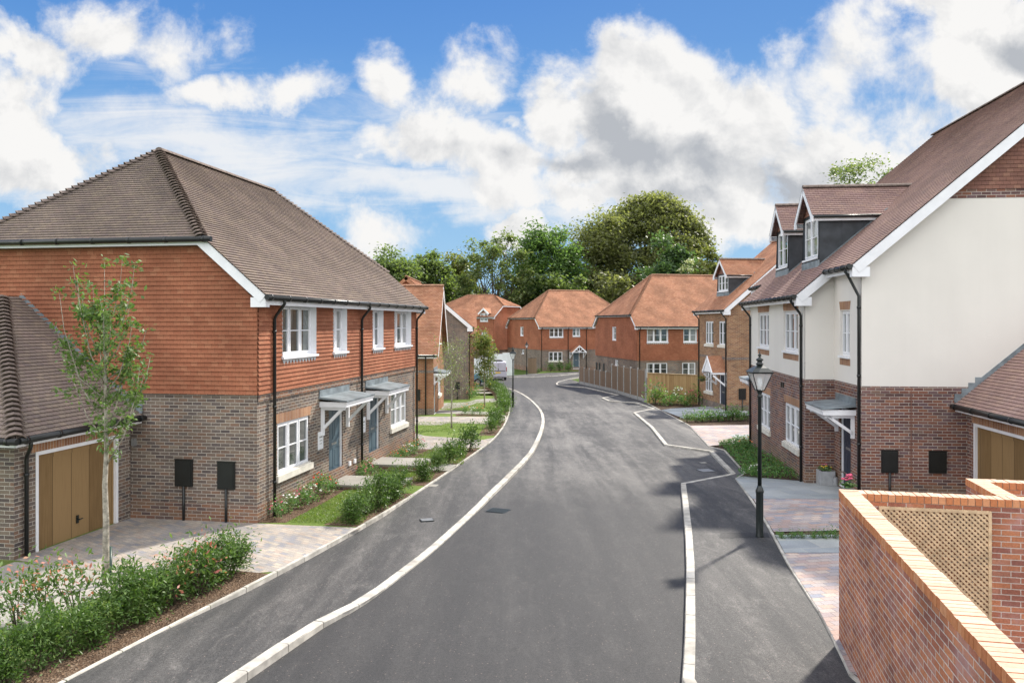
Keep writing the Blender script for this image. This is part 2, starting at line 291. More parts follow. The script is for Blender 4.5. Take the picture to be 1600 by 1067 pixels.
# ------------------------------------------------------------------ mesh builder
def clip(poly, ax, val, keep_less):
    o = []; n = len(poly)
    for i in range(n):
        a, b = poly[i], poly[(i+1) % n]; da, db = a[ax]-val, b[ax]-val
        if not keep_less: da, db = -da, -db
        if da <= 1e-9: o.append(a)
        if (da < -1e-9 and db > 1e-9) or (da > 1e-9 and db < -1e-9):
            k = da/(da-db); o.append((a[0]+k*(b[0]-a[0]), a[1]+k*(b[1]-a[1])))
    return o
class Pl:
    """a plane with axes: ex along, ey up, n outward"""
    def __init__(s, P, ex, ey=(0, 0, 1)):
        s.P = V(P); s.ex = V(ex).normalized(); s.ey = V(ey).normalized(); s.n = s.ex.cross(s.ey)
    def at(s, u, v, d=0): return s.P + s.ex*u + s.ey*v + s.n*d
class MB:
    def __init__(s): s.v = []; s.f = []; s.m = []; s.uv = []; s.sm = []
    def face(s, pts, m=0, uv=None):
        i = len(s.v); s.v += [tuple(p) for p in pts]; s.f.append(tuple(range(i, i+len(pts)))); s.m.append(m); s.uv.append(uv); s.sm.append(False)
    def hexa(s, c, m=0):   # 8 corners: bottom 4 ccw, top 4 ccw
        i = len(s.v); s.v += [tuple(p) for p in c]
        for q in ((3,2,1,0),(4,5,6,7),(0,1,5,4),(1,2,6,5),(2,3,7,6),(3,0,4,7)):
            s.f.append(tuple(i+k for k in q)); s.m.append(m); s.uv.append(None); s.sm.append(False)
    def box(s, x0, x1, y0, y1, z0, z1, m=0):
        s.hexa([(x0,y0,z0),(x1,y0,z0),(x1,y1,z0),(x0,y1,z0),(x0,y0,z1),(x1,y0,z1),(x1,y1,z1),(x0,y1,z1)], m)
    def pbox(s, pl, u0, u1, v0, v1, d0, d1, m=0):
        a = pl.at; s.hexa([a(u0,v0,d1),a(u1,v0,d1),a(u1,v0,d0),a(u0,v0,d0),a(u0,v1,d1),a(u1,v1,d1),a(u1,v1,d0),a(u0,v1,d0)], m)
    def beam(s, p0, p1, w, h, m=0, drop=0):
        """box from p0 to p1, w wide horizontally, h tall; its top face runs drop below the line"""
        p0, p1 = V(p0), V(p1); d = (p1-p0).normalized(); sd = d.cross(V((0, 0, 1)))
        sd = V((1, 0, 0)) if sd.length < 1e-5 else sd.normalized(); up = sd.cross(d); sd = sd*(w/2); a = up*(-drop-h); b = up*(-drop)
        s.hexa([p0-sd+a, p0+sd+a, p1+sd+a, p1-sd+a, p0-sd+b, p0+sd+b, p1+sd+b, p1-sd+b], m)
    def tube(s, pts, r, n=8, m=0, cap=True):
        pts = [V(p) for p in pts]; rs = r if isinstance(r, (list, tuple)) else [r]*len(pts); i0 = len(s.v); ref = None
        for k, p in enumerate(pts):
            d = (pts[min(k+1, len(pts)-1)]-pts[max(k-1, 0)]).normalized()
            if ref is None: ref = d.orthogonal().normalized()
            ref = (ref-d*ref.dot(d)).normalized(); b = d.cross(ref)
            for j in range(n):
                a = 2*math.pi*j/n; s.v.append(tuple(p+(ref*math.cos(a)+b*math.sin(a))*rs[k]))
        for k in range(len(pts)-1):
            for j in range(n):
                a, b = i0+k*n+j, i0+k*n+(j+1) % n; s.f.append((a, b, b+n, a+n)); s.m.append(m); s.uv.append(None); s.sm.append(True)
        if cap:
            s.f.append(tuple(i0+j for j in reversed(range(n)))); s.f.append(tuple(i0+(len(pts)-1)*n+j for j in range(n)))
            s.m += [m, m]; s.uv += [None, None]; s.sm += [False, False]
    def lathe(s, prof, o=(0, 0, 0), n=12, m=0, rot=0, smooth=True):
        i0 = len(s.v); o = V(o)
        for r, z in prof:
            for j in range(n):
                a = 2*math.pi*j/n+rot; s.v.append((o.x+r*math.cos(a), o.y+r*math.sin(a), o.z+z))
        for k in range(len(prof)-1):
            for j in range(n):
                a, b = i0+k*n+j, i0+k*n+(j+1) % n; s.f.append((a, b, b+n, a+n)); s.m.append(m); s.uv.append(None); s.sm.append(smooth)
        s.f.append(tuple(i0+j for j in reversed(range(n)))); s.f.append(tuple(i0+(len(prof)-1)*n+j for j in range(n)))
        s.m += [m, m]; s.uv += [None, None]; s.sm += [False, False]
    def panel(s, pl, poly, holes=(), m=0, depth=0, rm=0, d=0, gauge=None, lip=.018, v0=0):
        """wall or roof polygon on plane pl with rectangular holes (u0,u1,v0,v1) and optional tile courses"""
        us = sorted({h[0] for h in holes} | {h[1] for h in holes}); umin, umax = min(p[0] for p in poly), max(p[0] for p in poly)
        vmin, vmax = min(p[1] for p in poly), max(p[1] for p in poly)
        us = [umin]+[u for u in us if umin < u < umax]+[umax]; vs = {h[2] for h in holes} | {h[3] for h in holes}
        if gauge:
            k = math.floor((vmin-v0)/gauge)
            while v0+k*gauge < vmax: vs.add(round(v0+k*gauge, 6)); k += 1
        vs = [vmin]+[q for q in sorted(vs) if vmin+1e-6 < q < vmax-1e-6]+[vmax]
        for a, b in zip(vs, vs[1:]):
            row = clip(clip(poly, 1, b, True), 1, a, False)
            if len(row) < 3: continue
            if not holes: segs = [row]
            else:
                segs = []
                for x0, x1 in zip(us, us[1:]):
                    cx, cv = (x0+x1)/2, (a+b)/2
                    if any(h[0] < cx < h[1] and h[2] < cv < h[3] for h in holes): continue
                    c = clip(clip(row, 0, x1, True), 0, x0, False)
                    if len(c) >= 3: segs.append(c)
            r0 = v0+math.floor((a-v0)/gauge+1e-6)*gauge if gauge else 0
            off = (lambda q: d+lip*(1-(q-r0)/gauge)) if gauge else (lambda q: d)
            for c in segs:
                s.face([pl.at(u, q, off(q)) for u, q in c], m, [(u, q) for u, q in c])
                if gauge:
                    for i in range(len(c)):
                        e, f = c[i], c[(i+1) % len(c)]
                        if abs(e[1]-a) < 1e-6 and abs(f[1]-a) < 1e-6 and abs(e[0]-f[0]) > 1e-4 and abs(a-r0) < 1e-5:
                            s.face([pl.at(e[0], a, d), pl.at(f[0], a, d), pl.at(f[0], a, off(a)), pl.at(e[0], a, off(a))], m, [(e[0], a+.01), (f[0], a+.01), (f[0], a+.02), (e[0], a+.02)])
        if depth:
            for h in holes:
                e = [(h[0],h[2]),(h[1],h[2]),(h[1],h[3]),(h[0],h[3])]; dd = d+(lip if gauge else 0)
                for i in range(4):
                    p, q = e[i], e[(i+1) % 4]; s.face([pl.at(*p, dd), pl.at(*p, -depth), pl.at(*q, -depth), pl.at(*q, dd)][::-1], rm)
    def build(s, name, mats, parent=None, flip=False):
        me = bpy.data.meshes.new(name); me.from_pydata(s.v, [], s.f); me.update()
        for q in ([mats] if isinstance(mats, str) else mats): me.materials.append(MATS[q])
        me.polygons.foreach_set('material_index', s.m); me.polygons.foreach_set('use_smooth', s.sm)
        uvl = me.uv_layers.new(name='UVMap').data
        for p in me.polygons:
            ex = s.uv[p.index]
            if ex is None:
                n = p.normal
                if abs(n.z) > .99: tx, ty = V((1, 0, 0)), V((0, 1, 0))
                else: tx = V((0, 0, 1)).cross(n).normalized(); ty = n.cross(tx)
            for k, li in enumerate(p.loop_indices):
                if ex is not None: uvl[li].uv = ex[k]
                else: c = me.vertices[me.loops[li].vertex_index].co; uvl[li].uv = (c.dot(tx), c.dot(ty))
        o = bpy.data.objects.new(name, me); COL.objects.link(o)
        if parent: o.parent = parent
        return o
def tag(o, label=None, cat=None, group=None, kind=None):
    for k, x in (('label', label), ('category', cat), ('group', group), ('kind', kind)):
        if x: o[k] = x
    return o
def empty(name, loc, rz=0, **k):
    o = bpy.data.objects.new(name, None); COL.objects.link(o); o.location = loc; o.rotation_euler[2] = rz; o.empty_display_size = .2; return tag(o, **k)
def copy_tree(o, parent=None):
    c = o.copy(); COL.objects.link(c); c.parent = parent
    for ch in list(o.children): copy_tree(ch, c)
    return c

# ------------------------------------------------------------------ terrain height and photo points
KN = [(-80,.1),(8,.1),(15,0),(20,-.05),(30,-.3),(40,-.6),(50,-.9),(60,-1.1),(75,-1.3),(90,-1.5),(110,-1.6),(140,-1.7),(900,-1.7)]
def g(y):
    for (a, b), (c, d) in zip(KN, KN[1:]):
        if y <= c: return b+(d-b)*max(0, (y-a))/(c-a)
    return KN[-1][1]
def at(px, py, off=0.0):
    """ground point of the survey: pixel of the reference photo -> place on the sloping ground"""
    Y = 20.0
    for _ in range(80): Y = .5*Y+.5*(4.45-g(Y)-off)*1240/(py-504.5)
    return ((px-800)/1240*Y, Y)
def sheet(name, pts, off, material, kind='structure', **k):
    tri = tessellate_polygon([[V((x, y, 0)) for x, y in pts]]); bm = bmesh.new(); vs = [bm.verts.new((x, y, 0)) for x, y in pts]
    for a in tri:
        try: bm.faces.new([vs[i] for i in a])
        except ValueError: pass
    ys = [kx for kx, _ in KN]+[10.9, 12.9, 18.3, 20.7]+list(range(9, 22, 1))+list(range(22, 56, 2))
    for yk in sorted(set(ys)):
        bmesh.ops.bisect_plane(bm, geom=bm.verts[:]+bm.edges[:]+bm.faces[:], plane_co=(0, yk, 0), plane_no=(0, 1, 0))
    uvl = bm.loops.layers.uv.new('UVMap')
    for f in bm.faces:
        for l in f.loops: l[uvl].uv = l.vert.co.xy
    for v_ in bm.verts: v_.co.z = g(v_.co.y)+(off(v_.co.y) if callable(off) else off)
    bmesh.ops.recalc_face_normals(bm, faces=bm.faces)
    if sum(f.normal.z for f in bm.faces) < 0: bmesh.ops.reverse_faces(bm, faces=bm.faces)
    me = bpy.data.meshes.new(name); bm.to_mesh(me); bm.free(); me.materials.append(MATS[material])
    o = bpy.data.objects.new(name, me); COL.objects.link(o); return tag(o, kind=kind, **k)
def A(*pp): return [at(*p) for p in pp]
def sm(x, a, b): k = min(1, max(0, (x-a)/(b-a))); return k*k*(3-2*k)
def smooth(pts, it=1):
    for _ in range(it):
        o = [pts[0]]
        for a, b in zip(pts, pts[1:]): o += [(a[0]*.75+b[0]*.25, a[1]*.75+b[1]*.25), (a[0]*.25+b[0]*.75, a[1]*.25+b[1]*.75)]
        pts = o+[pts[-1]]
    return pts
LK = A((381.6,1067),(462,1011),(510.5,976.8),(558.7,952.7),(608.5,916.6),(680.8,859.9),(730.6,813.5),(763,784),(830,715.5),(841,695),(849,674),(851.5,659),(848.5,645.5),(838,632),(821.5,619),(803.5,610),(788,606.5))
LE = A((122.6,1067),(330,956),(433,903),(567,829),(656.7,774),(760,700),(775,687.5),(791.5,663.5),(797.5,644),(796,632),(788,618),(776,610),(760,606))
RK = A((1065.3,1067),(1068.7,1019.8),(1071,940.7),(1072,885.7),(1070,834),(1063,757.8),(1141.9,742.8),(1108,707),(1037.8,696.9),(1016,668.8),(989,646),(1020,639.7),(991.9,630),(950.6,627.5),(939.8,622.8),(964.7,618),(913,606),(886,604),(870,602),(868,600),(872,597),(889,592.5),(904,590))
RE = A((1327,1064),(1308,1021.5),(1279,965),(1234.5,896),(1193,817),(1148.5,751.6),(1162.5,743),(1130.6,706),(1107,700.6),(1076,667),(1031,642.5),(1012,632))
def ext(l, y):
    (x0, y0), (x1, y1) = l[0], l[1]; k = (y-y0)/(y1-y0); return [(x0+k*(x1-x0), y)]+l
LK = ext(LK, 1.0); LE = ext(LE, 4.0); LE = [(-16.5, 1.0)]+LE[0:1]+LE[1:] if LE[0][0] > -16.5 else LE
RK = [(2.2, 1.0)]+RK; RE = [(4.75, 1.0)]+RE
LK = smooth(LK, 1); LE = smooth(LE, 1)
lin = lambda x, a, b: min(1, max(0, (x-a)/(b-a)))
hpl = lambda y: .035+.075*(1-lin(y, 10.9, 12.9))+.05*lin(y, 18.3, 20.7)       # left kerb upstand: dropped by the driveway
hpr = lambda y: .06
GL = .10                                                                         # gardens
CK = A((735,592),(787,590),(832,590),(870,588),(904,584.5),(980,583.5))
sheet('ground', [(-400,-60),(400,-60),(400,700),(-400,700)], -.07, 'field_green')
road = LK[1:] + A((770,601.5),(735,604),(690,606)) + [(-12, 76)] + CK + [(30, 93), (30, 86)] + RK[::-1]
sheet('road', [(LK[0][0], 1.0)]+road, 0, 'asphalt_road')
LP = [p for p in LK]+A((776,606.5),)+LE[::-1]
sheet('pavement', LP, lambda y: hpl(y)-.012, 'asphalt_path')
sheet('pavement', RK[:-1]+A((905,598),(905.6,600.8),(956,612.8),(1009,629.8))+RE[::-1], hpr, 'asphalt_path')
sheet('pavement', CK+[(30,95.5)]+A((960,580.5),(905,581.5),(830,585),(803,587.5),(735,590)), .08, 'asphalt_path')
def kerb(name, line, w, top, n_up=.14, seg=.9, side=1, label=None):
    """kerb stones along a line, each a separate bevelled block with a hairline joint"""
    mb = MB(); pts = [V((x, y, 0)) for x, y in line]; L = [0]
    for a, b in zip(pts, pts[1:]): L.append(L[-1]+(b-a).length)
    def P(s_):
        for i in range(len(pts)-1):
            if s_ <= L[i+1]+1e-9: return pts[i].lerp(pts[i+1], (s_-L[i])/(L[i+1]-L[i]))
        return pts[-1]
    cuts = []
    for i in range(len(pts)-1):      # corners keep their own joint
        pass
    n = max(1, int(L[-1]/seg)); ss = [L[-1]*i/n for i in range(n+1)]
    corner = [L[i] for i in range(1, len(pts)-1) if (pts[i]-pts[i-1]).angle(pts[i+1]-pts[i]) > R(14)]
    ss = sorted([q for q in ss if all(abs(q-c) > .3 for c in corner)]+corner)
    for a, b in zip(ss, ss[1:]):
        if b-a < .05: continue
        p, q = P(a+.009), P(b-.009); mi = random.choice((0, 0, 1, 2)); d = (q-p).normalized(); nn = V((-d.y, d.x, 0))*side*w
        j = random.uniform(-.004, .004); c = []
        for r_ in (p, q): c.append((r_, g(r_.y)+top(r_.y)+j))
        (p, zp), (q, zq) = c; bv = nn*.12
        def ring(r_, z): return [(r_.x, r_.y, z-.3), (r_.x, r_.y, z-.016), (r_.x+bv.x, r_.y+bv.y, z), (r_.x+nn.x, r_.y+nn.y, z), (r_.x+nn.x, r_.y+nn.y, z-.3)]
        r0, r1 = ring(p, zp), ring(q, zq)
        for k in range(4):
            f = [r0[k], r1[k], r1[k+1], r0[k+1]]; mb.face(f if side < 0 else f[::-1], mi)
        mb.face(r0 if side < 0 else r0[::-1], mi); mb.face(r1[::-1] if side < 0 else r1, mi)
    o = mb.build(name, ['kerb_stone', 'kerb_stoneB', 'kerb_stoneC']); return tag(o, kind='structure')
kerb('kerb', LK[::1], .15, lambda y: hpl(y)+.006, side=1)
kerb('kerb', RK, .15, lambda y: hpr(y)+.006, side=-1)
kerb('kerb', CK, .15, lambda y: .086, side=1)
kerb('edging', LE, .06, lambda y: GL+.012, side=1)
kerb('edging', RE, .055, lambda y: GL-.01, side=-1)

# ------------------------------------------------------------------ house kit
class House:
    def __init__(s, name, origin, axis, z, **k):
        s.root = empty(name, (origin[0], origin[1], z), math.atan2(axis[1], axis[0]), **k)
    def part(s, name, mb, mats, parent=None, **k): return tag(mb.build(name, mats, parent or s.root), **k)
    def window(s, pl, u0, u1, v0, v1, lights=2, back=.06, bar=1, sill=None, lead=False, flat=False, vbars=0):
        mb = MB(); gl = MB(); F = .05; d = -back
        mb.pbox(pl, u0, u1, v0, v0+F, d-.05, d); mb.pbox(pl, u0, u1, v1-F, v1, d-.05, d); mb.pbox(pl, u0, u0+F, v0+F, v1-F, d-.05, d); mb.pbox(pl, u1-F, u1, v0+F, v1-F, d-.05, d)
        w = (u1-u0-2*F-(lights-1)*F)/lights
        for i in range(lights):
            a = u0+F+i*(w+F); b = a+w
            if i: mb.pbox(pl, a-F, a, v0+F, v1-F, d-.05, d)
            e = .042; a0, a1, b0, b1 = a+.004, b-.004, v0+F+.004, v1-F-.004; q = d+.016
            mb.pbox(pl, a0, a1, b0, b0+e, d-.04, q); mb.pbox(pl, a0, a1, b1-e, b1, d-.04, q); mb.pbox(pl, a0, a0+e, b0+e, b1-e, d-.04, q); mb.pbox(pl, a1-e, a1, b0+e, b1-e, d-.04, q)
            for k in range(bar):
                h = b0+(b1-b0)*(k+1)/(bar+1); mb.pbox(pl, a0+e, a1-e, h-.012, h+.012, d-.03, d+.006)
            for k in range(vbars):
                h = a0+(a1-a0)*(k+1)/(vbars+1); mb.pbox(pl, h-.01, h+.01, b0+e, b1-e, d-.03, d+.004)
            tl = random.uniform(-.006, .006)
            gl.face([pl.at(a0+e, b0+e, d-.022+tl), pl.at(a1-e, b0+e, d-.022-tl), pl.at(a1-e, b1-e, d-.022-tl), pl.at(a0+e, b1-e, d-.022+tl)])
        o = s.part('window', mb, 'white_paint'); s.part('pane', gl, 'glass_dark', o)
        if sill == 'stone':
            sb = MB(); sb.pbox(pl, u0-.09, u1+.09, v0-.15, v0-.002, -.05, .07); sb.pbox(pl, u0-.02, u1+.02, v0-.002, v0+.03, -.06, .03); s.part('sill', sb, 'stone_sill', o)
        elif sill == 'white':
            sb = MB(); sb.pbox(pl, u0-.05, u1+.05, v0-.06, v0-.002, -back, .07); s.part('sill', sb, 'white_paint', o)
        elif sill == 'apron':
            sb = MB(); sb.pbox(pl, u0-.04, u1+.06, v0-.055, v0-.002, -back-.01, .11); s.part('sill', sb, 'white_paint', o)
            sb = MB(); n = max(3, int((u1-u0)/.16)); st = (u1-u0)/n
            sb.pbox(pl, u0, u1, v0-.09, v0-.056, .02, .06)
            for k in range(n):
                a = u0+k*st; sb.face([pl.at(a+.01, v0-.091, .058), pl.at(a+st*.5, v0-.2, .056), pl.at(a+st-.01, v0-.091, .058)])
            s.part('lead_apron', sb, 'lead_pale', o)
        return o
    def door(s, pl, u0, u1, v0, v1, m='door_blue', back=.07):
        fr = MB(); F = .07; fr.pbox(pl, u0, u0+F, v0, v1, -back-.06, -back+.03); fr.pbox(pl, u1-F, u1, v0, v1, -back-.06, -back+.03); fr.pbox(pl, u0+F, u1-F, v1-F, v1, -back-.06, -back+.03); fr.pbox(pl, u0, u1, v0-.06, v0, -back-.06, .02)
        s.part('door_frame', fr, 'white_paint')
        mb = MB(); a, b, c, e = u0+F, u1-F, v0, v1-F; d = -back; mb.pbox(pl, a, b, c, e, d-.05, d-.012); w = b-a; h = e-c
        for i in range(3): mb.pbox(pl, a+i*(w-.1)/2, a+i*(w-.1)/2+.1, c, e, d-.012, d)
        for y0, y1 in ((0, .16), (.44, .56), (.94, 1)):
            for i in range(2): mb.pbox(pl, a+.1+i*(w-.1)/2, a+(i+1)*(w-.1)/2, c+h*y0, c+h*y1, d-.012, d)
        for y0, y1 in ((.19, .41), (.6, .91)):
            for i in range(2): mb.pbox(pl, a+.13+i*(w-.1)/2, a+(i+1)*(w-.1)/2-.03, c+h*y0, c+h*y1, d-.012, d-.003)
        o = s.part('door', mb, m)
        hb = MB(); hb.pbox(pl, a+w*.3, a+w*.7, c+h*.5-.03, c+h*.5+.03, d, d+.012); s.part('letter_plate', hb, 'metal_grey', o)
        hb = MB(); hb.pbox(pl, b-.075, b-.04, c+h*.44, c+h*.54, d, d+.012); hb.tube([pl.at(b-.06, c+h*.5, d+.01), pl.at(b-.06, c+h*.5, d+.05), pl.at(b-.17, c+h*.5, d+.05)], .01, 6); s.part('handle', hb, 'metal_grey', o)
    def gutter(s, p0, p1, r=.062, step=.9):
        p0, p1 = V(p0), V(p1); mb = MB(); mb.tube([p0, p1], r, 10); d = (p1-p0); n = max(2, int(d.length/step))
        for i in range(n+1):
            q = p0+d*((i+.2)/(n+.4)); mb.tube([q-d.normalized()*.03, q+d.normalized()*.03], r+.012, 10)
        return s.part('gutter', mb, 'black_plastic')
    def downpipe(s, top, pl_pt, zb, r=.036):
        """from the gutter outlet top, swan neck to a point against the wall, then down to zb"""
        t_, p = V(top), V(pl_pt); mb = MB(); a = V((t_.x, t_.y, t_.z-.12)); zmid = p.z
        mb.tube([t_, a, V((a.x*.85+p.x*.15, a.y*.85+p.y*.15, a.z-.05)), V((a.x*.12+p.x*.88, a.y*.12+p.y*.88, zmid+.06)), V((p.x, p.y, zmid-.02)), V((p.x, p.y, zb))], r, 8)
        k = zmid-.3
        while k > zb+.2:
            mb.tube([V((p.x, p.y, k-.03)), V((p.x, p.y, k+.03))], r+.012, 8); k -= 1.7
        return s.part('downpipe', mb, 'black_plastic')
    def canopy(s, pl, u0, u1, v, out_=.78, brk=.75):
        mb = MB(); a = pl.at
        mb.hexa([a(u0,v-.06,out_),a(u1,v-.06,out_),a(u1,v+.02,.0),a(u0,v+.02,.0),a(u0,v-.02,out_),a(u1,v-.02,out_),a(u1,v+.07,.0),a(u0,v+.07,.0)])
        mb.pbox(pl, u0+.02, u1-.02, v+.06, v+.24, 0, .03)
        o = s.part('canopy', mb, 'lead')
        fb = MB(); fb.pbox(pl, u0+.05, u1-.05, v-.2, v-.062, out_-.08, out_-.04); fb.pbox(pl, u0+.02, u1-.02, v-.11, v-.062, out_-.04, out_-.02)
        for uu in (u0+.05, u1-.09): fb.pbox(pl, uu, uu+.04, v-.2, v-.062, .002, out_-.08)
        fb.face([a(u0+.05,v-.19,.01),a(u0+.05,v-.19,out_-.06),a(u1-.05,v-.19,out_-.06),a(u1-.05,v-.19,.01)])
        s.part('fascia', fb, 'white_paint', o)
        for uu in (u0+.13, u1-.23):
            bb = MB(); bb.pbox(pl, uu, uu+.08, v-.2-brk, v-.2, .002, .085); bb.pbox(pl, uu, uu+.08, v-.28, v-.2, .085, out_-.12)
            p, q = a(uu+.05, v-.24-brk*.72, .05), a(uu+.05, v-.23, out_-.18); bb.beam(p, q, .06, .075, 0, -.04); s.part('bracket', bb, 'white_paint', o)
        return o
    def meterbox(s, pl, u0, u1, v0, v1, zg, leg=True):
        mb = MB(); mb.pbox(pl, u0, u1, v0, v1, .003, .045); mb.pbox(pl, u0+.03, u1-.03, v0+.03, v1-.03, .045, .058); mb.pbox(pl, u0-.01, u1+.01, v1, v1+.015, .003, .06)
        if leg: mb.tube([pl.at((u0+u1)/2, v0, .035), pl.at((u0+u1)/2, zg, .035)], .03, 8)
        return s.part('meter_box', mb, 'black_plastic')
    def ridge(s, p0, p1, m='bonnet_tile', name='ridge_tiles', seg=.45, r=.11):
        p0, p1 = V(p0), V(p1); d = p1-p0; n = max(1, int(d.length/seg)); mb = MB(); dn = d.normalized(); sd = dn.cross(V((0,0,1))).normalized(); up = sd.cross(dn)
        for i in range(n):
            a, b = p0+d*(i/n)+dn*.004, p0+d*((i+1)/n)-dn*.004; rr = r+(.004 if i % 2 else 0)
            k0 = [a+(sd*math.cos(x)+up*(math.sin(x)*.8-.35))*rr for x in [math.pi*j/6 for j in range(7)]]; k1 = [q+(b-a) for q in k0]
            for j in range(6): mb.face([k0[j+1], k0[j], k1[j], k1[j+1]])
            mb.face(k0); mb.face(k1[::-1])
        return s.part(name, mb, m)
    def bonnets(s, p0, p1, m='bonnet_tile', seg=.15, w=.15, lift=.055):
        p0, p1 = V(p0), V(p1); d = p1-p0; n = max(2, int(d.length/seg)); mb = MB(); dn = d.normalized(); sd = dn.cross(V((0,0,1))).normalized(); up = sd.cross(dn)
        prof = [(-1, -.75), (-.62, -.15), (0, .12), (.62, -.15), (1, -.75)]
        for i in range(n):
            a, b = p0+d*(i/n), p0+d*((i+1.15)/n); lo = [a+sd*x*w+up*(y*.1+lift+.035) for x, y in prof]; lo2 = [q-up*.026 for q in lo]; hi = [b+sd*x*w*.8+up*(y*.1+.02) for x, y in prof]
            for j in range(4): mb.face([lo[j], lo[j+1], hi[j+1], hi[j]]); mb.face([lo2[j], lo2[j+1], lo[j+1], lo[j]])
        return s.part('hip_tiles', mb, m)

def rectp(u0, u1, v0, v1): return [(u0, v0), (u1, v0), (u1, v1), (u0, v1)]
def half_hip(H, L, Wd, hb, ze, zh, zr, bh, ov=.33, og=.28, brick='brick_brown', tile='tile_hung_red', roof='roof_brown', bon='bonnet_tile', gauge=.1, tg=.1,
             fh_low=(), fh_up=(), lh_low=(), lh_up=(), zb=-.8, side_brick=None, plinth=True, gut_front=True, depth_up=.13):
    yr = Wd/2; tn = (zr-ze)/(yr+ov); yh = (zh-ze)/tn-ov; D_ = .035
    FP = Pl((0,0,0), (1,0,0)); LPn = Pl((0,Wd,0), (0,-1,0)); RP = Pl((L,0,0), (0,1,0)); BP = Pl((L,Wd,0), (-1,0,0)); H.FP, H.LP, H.RP = FP, LPn, RP
    w = MB()
    for pl, n, holes in ((FP, L, fh_low), (LPn, Wd, lh_low), (RP, Wd, ()), (BP, L, ())):
        if plinth:
            w.panel(pl, rectp(-.012, n+.012, zb, .47), (), 1, d=.012); w.face([pl.at(-.012,.47,.012), pl.at(n+.012,.47,.012), pl.at(n,.47,0), pl.at(0,.47,0)], 1)
            hh = [h for h in holes if h[2] >= .47]; dh = [h for h in holes if h[2] < .47]
            w.panel(pl, rectp(0, n, .47, hb), [(h[0], h[1], max(h[2], .4), h[3]) for h in holes], 0, .12, 0)
        else: w.panel(pl, rectp(0, n, zb, hb), holes, 0, .12, 0)
    for h in list(fh_low): # soldier arch over each opening
        if h[3]-h[2] < 1.6: w.panel(FP, [(h[0]-.04, h[3]), (h[1]+.04, h[3]), (h[1]+.12, h[3]+.22), (h[0]-.12, h[3]+.22)], (), 2, d=.004)
    w.panel(FP, rectp(0, L, hb-.16, hb), (), 3, d=.03); w.face([FP.at(0,hb-.16,.03), FP.at(0,hb-.16,0), FP.at(L,hb-.16,0), FP.at(L,hb-.16,.03)], 3)
    H.part('wall', w, [brick, 'brick_orange_plinth', 'brick_soldier', 'brick_orange_plinth'])
    t_ = MB(); zt = ze-.15
    t_.panel(FP, rectp(-D_, L+D_, hb, zt), fh_up, 0, depth_up, 1, D_, tg, .026, hb)
    for pl, holes in ((LPn, lh_up), (RP, ())):
        zz = zh-.10; t_.panel(pl, [(-D_, hb), (Wd+D_, hb), (Wd+D_, zt-.02), (Wd-yh-.1, zz), (yh+.1, zz), (-D_, zt-.02)], holes, 0, .08, 1, D_, tg, .026, hb)
    t_.panel(BP, rectp(-D_, L+D_, hb, zt), (), 0, 0, 0, D_, .3, .016, hb)
    t_.face([(-D_-.02,-D_-.02,hb+.003),(-D_-.02,Wd+D_+.02,hb+.003),(L+D_+.02,Wd+D_+.02,hb+.003),(L+D_+.02,-D_-.02,hb+.003)], 0)
    H.part('tile_hanging', t_, [tile, 'white_paint'])
    # roof
    rb = MB(); c_ = 1/math.hypot(1, tn); s_ = tn*c_; sl = lambda z: (z-ze)/s_
    th = (zr-zh)/(bh+og); ch = 1/math.hypot(1, th); sh = th*ch
    poly = [(-og, 0), (L+og, 0), (L+og, sl(zh)), (L-bh, sl(zr)), (bh, sl(zr)), (-og, sl(zh))]
    rb.panel(Pl((0,-ov,ze), (1,0,0), (0,c_,s_)), poly, (), 0, gauge=gauge, lip=.03)
    rb.panel(Pl((L,Wd+ov,ze), (-1,0,0), (0,-c_,s_)), [(L-u, v_) for u, v_ in poly[::-1]], (), 0, gauge=.3, lip=.02)
    hw = Wd/2-yh+0.0
    rb.panel(Pl((-og, yr, zh), (0,-1,0), (ch,0,sh)), [(-hw, 0), (hw, 0), (0, (zr-zh)/sh)], (), 0, gauge=gauge, lip=.03)
    rb.panel(Pl((L+og, yr, zh), (0,1,0), (-ch,0,sh)), [(-hw, 0), (hw, 0), (0, (zr-zh)/sh)], (), 0, gauge=gauge, lip=.03)
    ro = H.part('roof', rb, roof)
    H.bonnets((-og, yh, zh), (bh, yr, zr), bon).parent = ro; H.bonnets((-og, Wd-yh, zh), (bh, yr, zr), bon).parent = ro; H.bonnets((L+og, yh, zh), (L-bh, yr, zr), bon).parent = ro
    H.ridge((bh, yr, zr+.05), (L-bh, yr, zr+.05), bon).parent = ro
    # fascias, bargeboards, soffits
    f = MB(); f.box(-og+.05, L+og-.05, -ov+.02, -ov+.045, ze-.21, ze-.03); f.box(-og+.03, -og+.055, yh, Wd-yh, zh-.17, zh-.02); f.box(L+og-.055, L+og-.03, yh, Wd-yh, zh-.17, zh-.02)
    f.face([(-.1,-ov+.04,ze-.18), (-.1,0,ze-.18), (L+.1,0,ze-.18), (L+.1,-ov+.04,ze-.18)], 0)
    H.part('fascia', f, 'white_paint')
    for x, sg in ((-og+.045, 1), (L+og-.045, -1)):
        for ya, yb in ((-ov, yh), (Wd+ov, Wd-yh)):
            b = MB(); b.beam((x, ya, ze), (x, yb, zh), .028, .2, 0, .015); xs = sorted((x-sg*.002, x+sg*.18)); ys = sorted((ya, ya+(.36 if ya < 1 else -.36)))
            b.box(xs[0], xs[1], ys[0]+.01, ys[1], ze-.26, ze-.05)
            x2 = sorted((x+sg*.02, -.0 if sg > 0 else L)); b.face([(x2[0], ya, ze-.13), (x2[1], ya, ze-.13), (x2[1], yb, zh-.13), (x2[0], yb, zh-.13)]); H.part('bargeboard', b, 'white_paint')
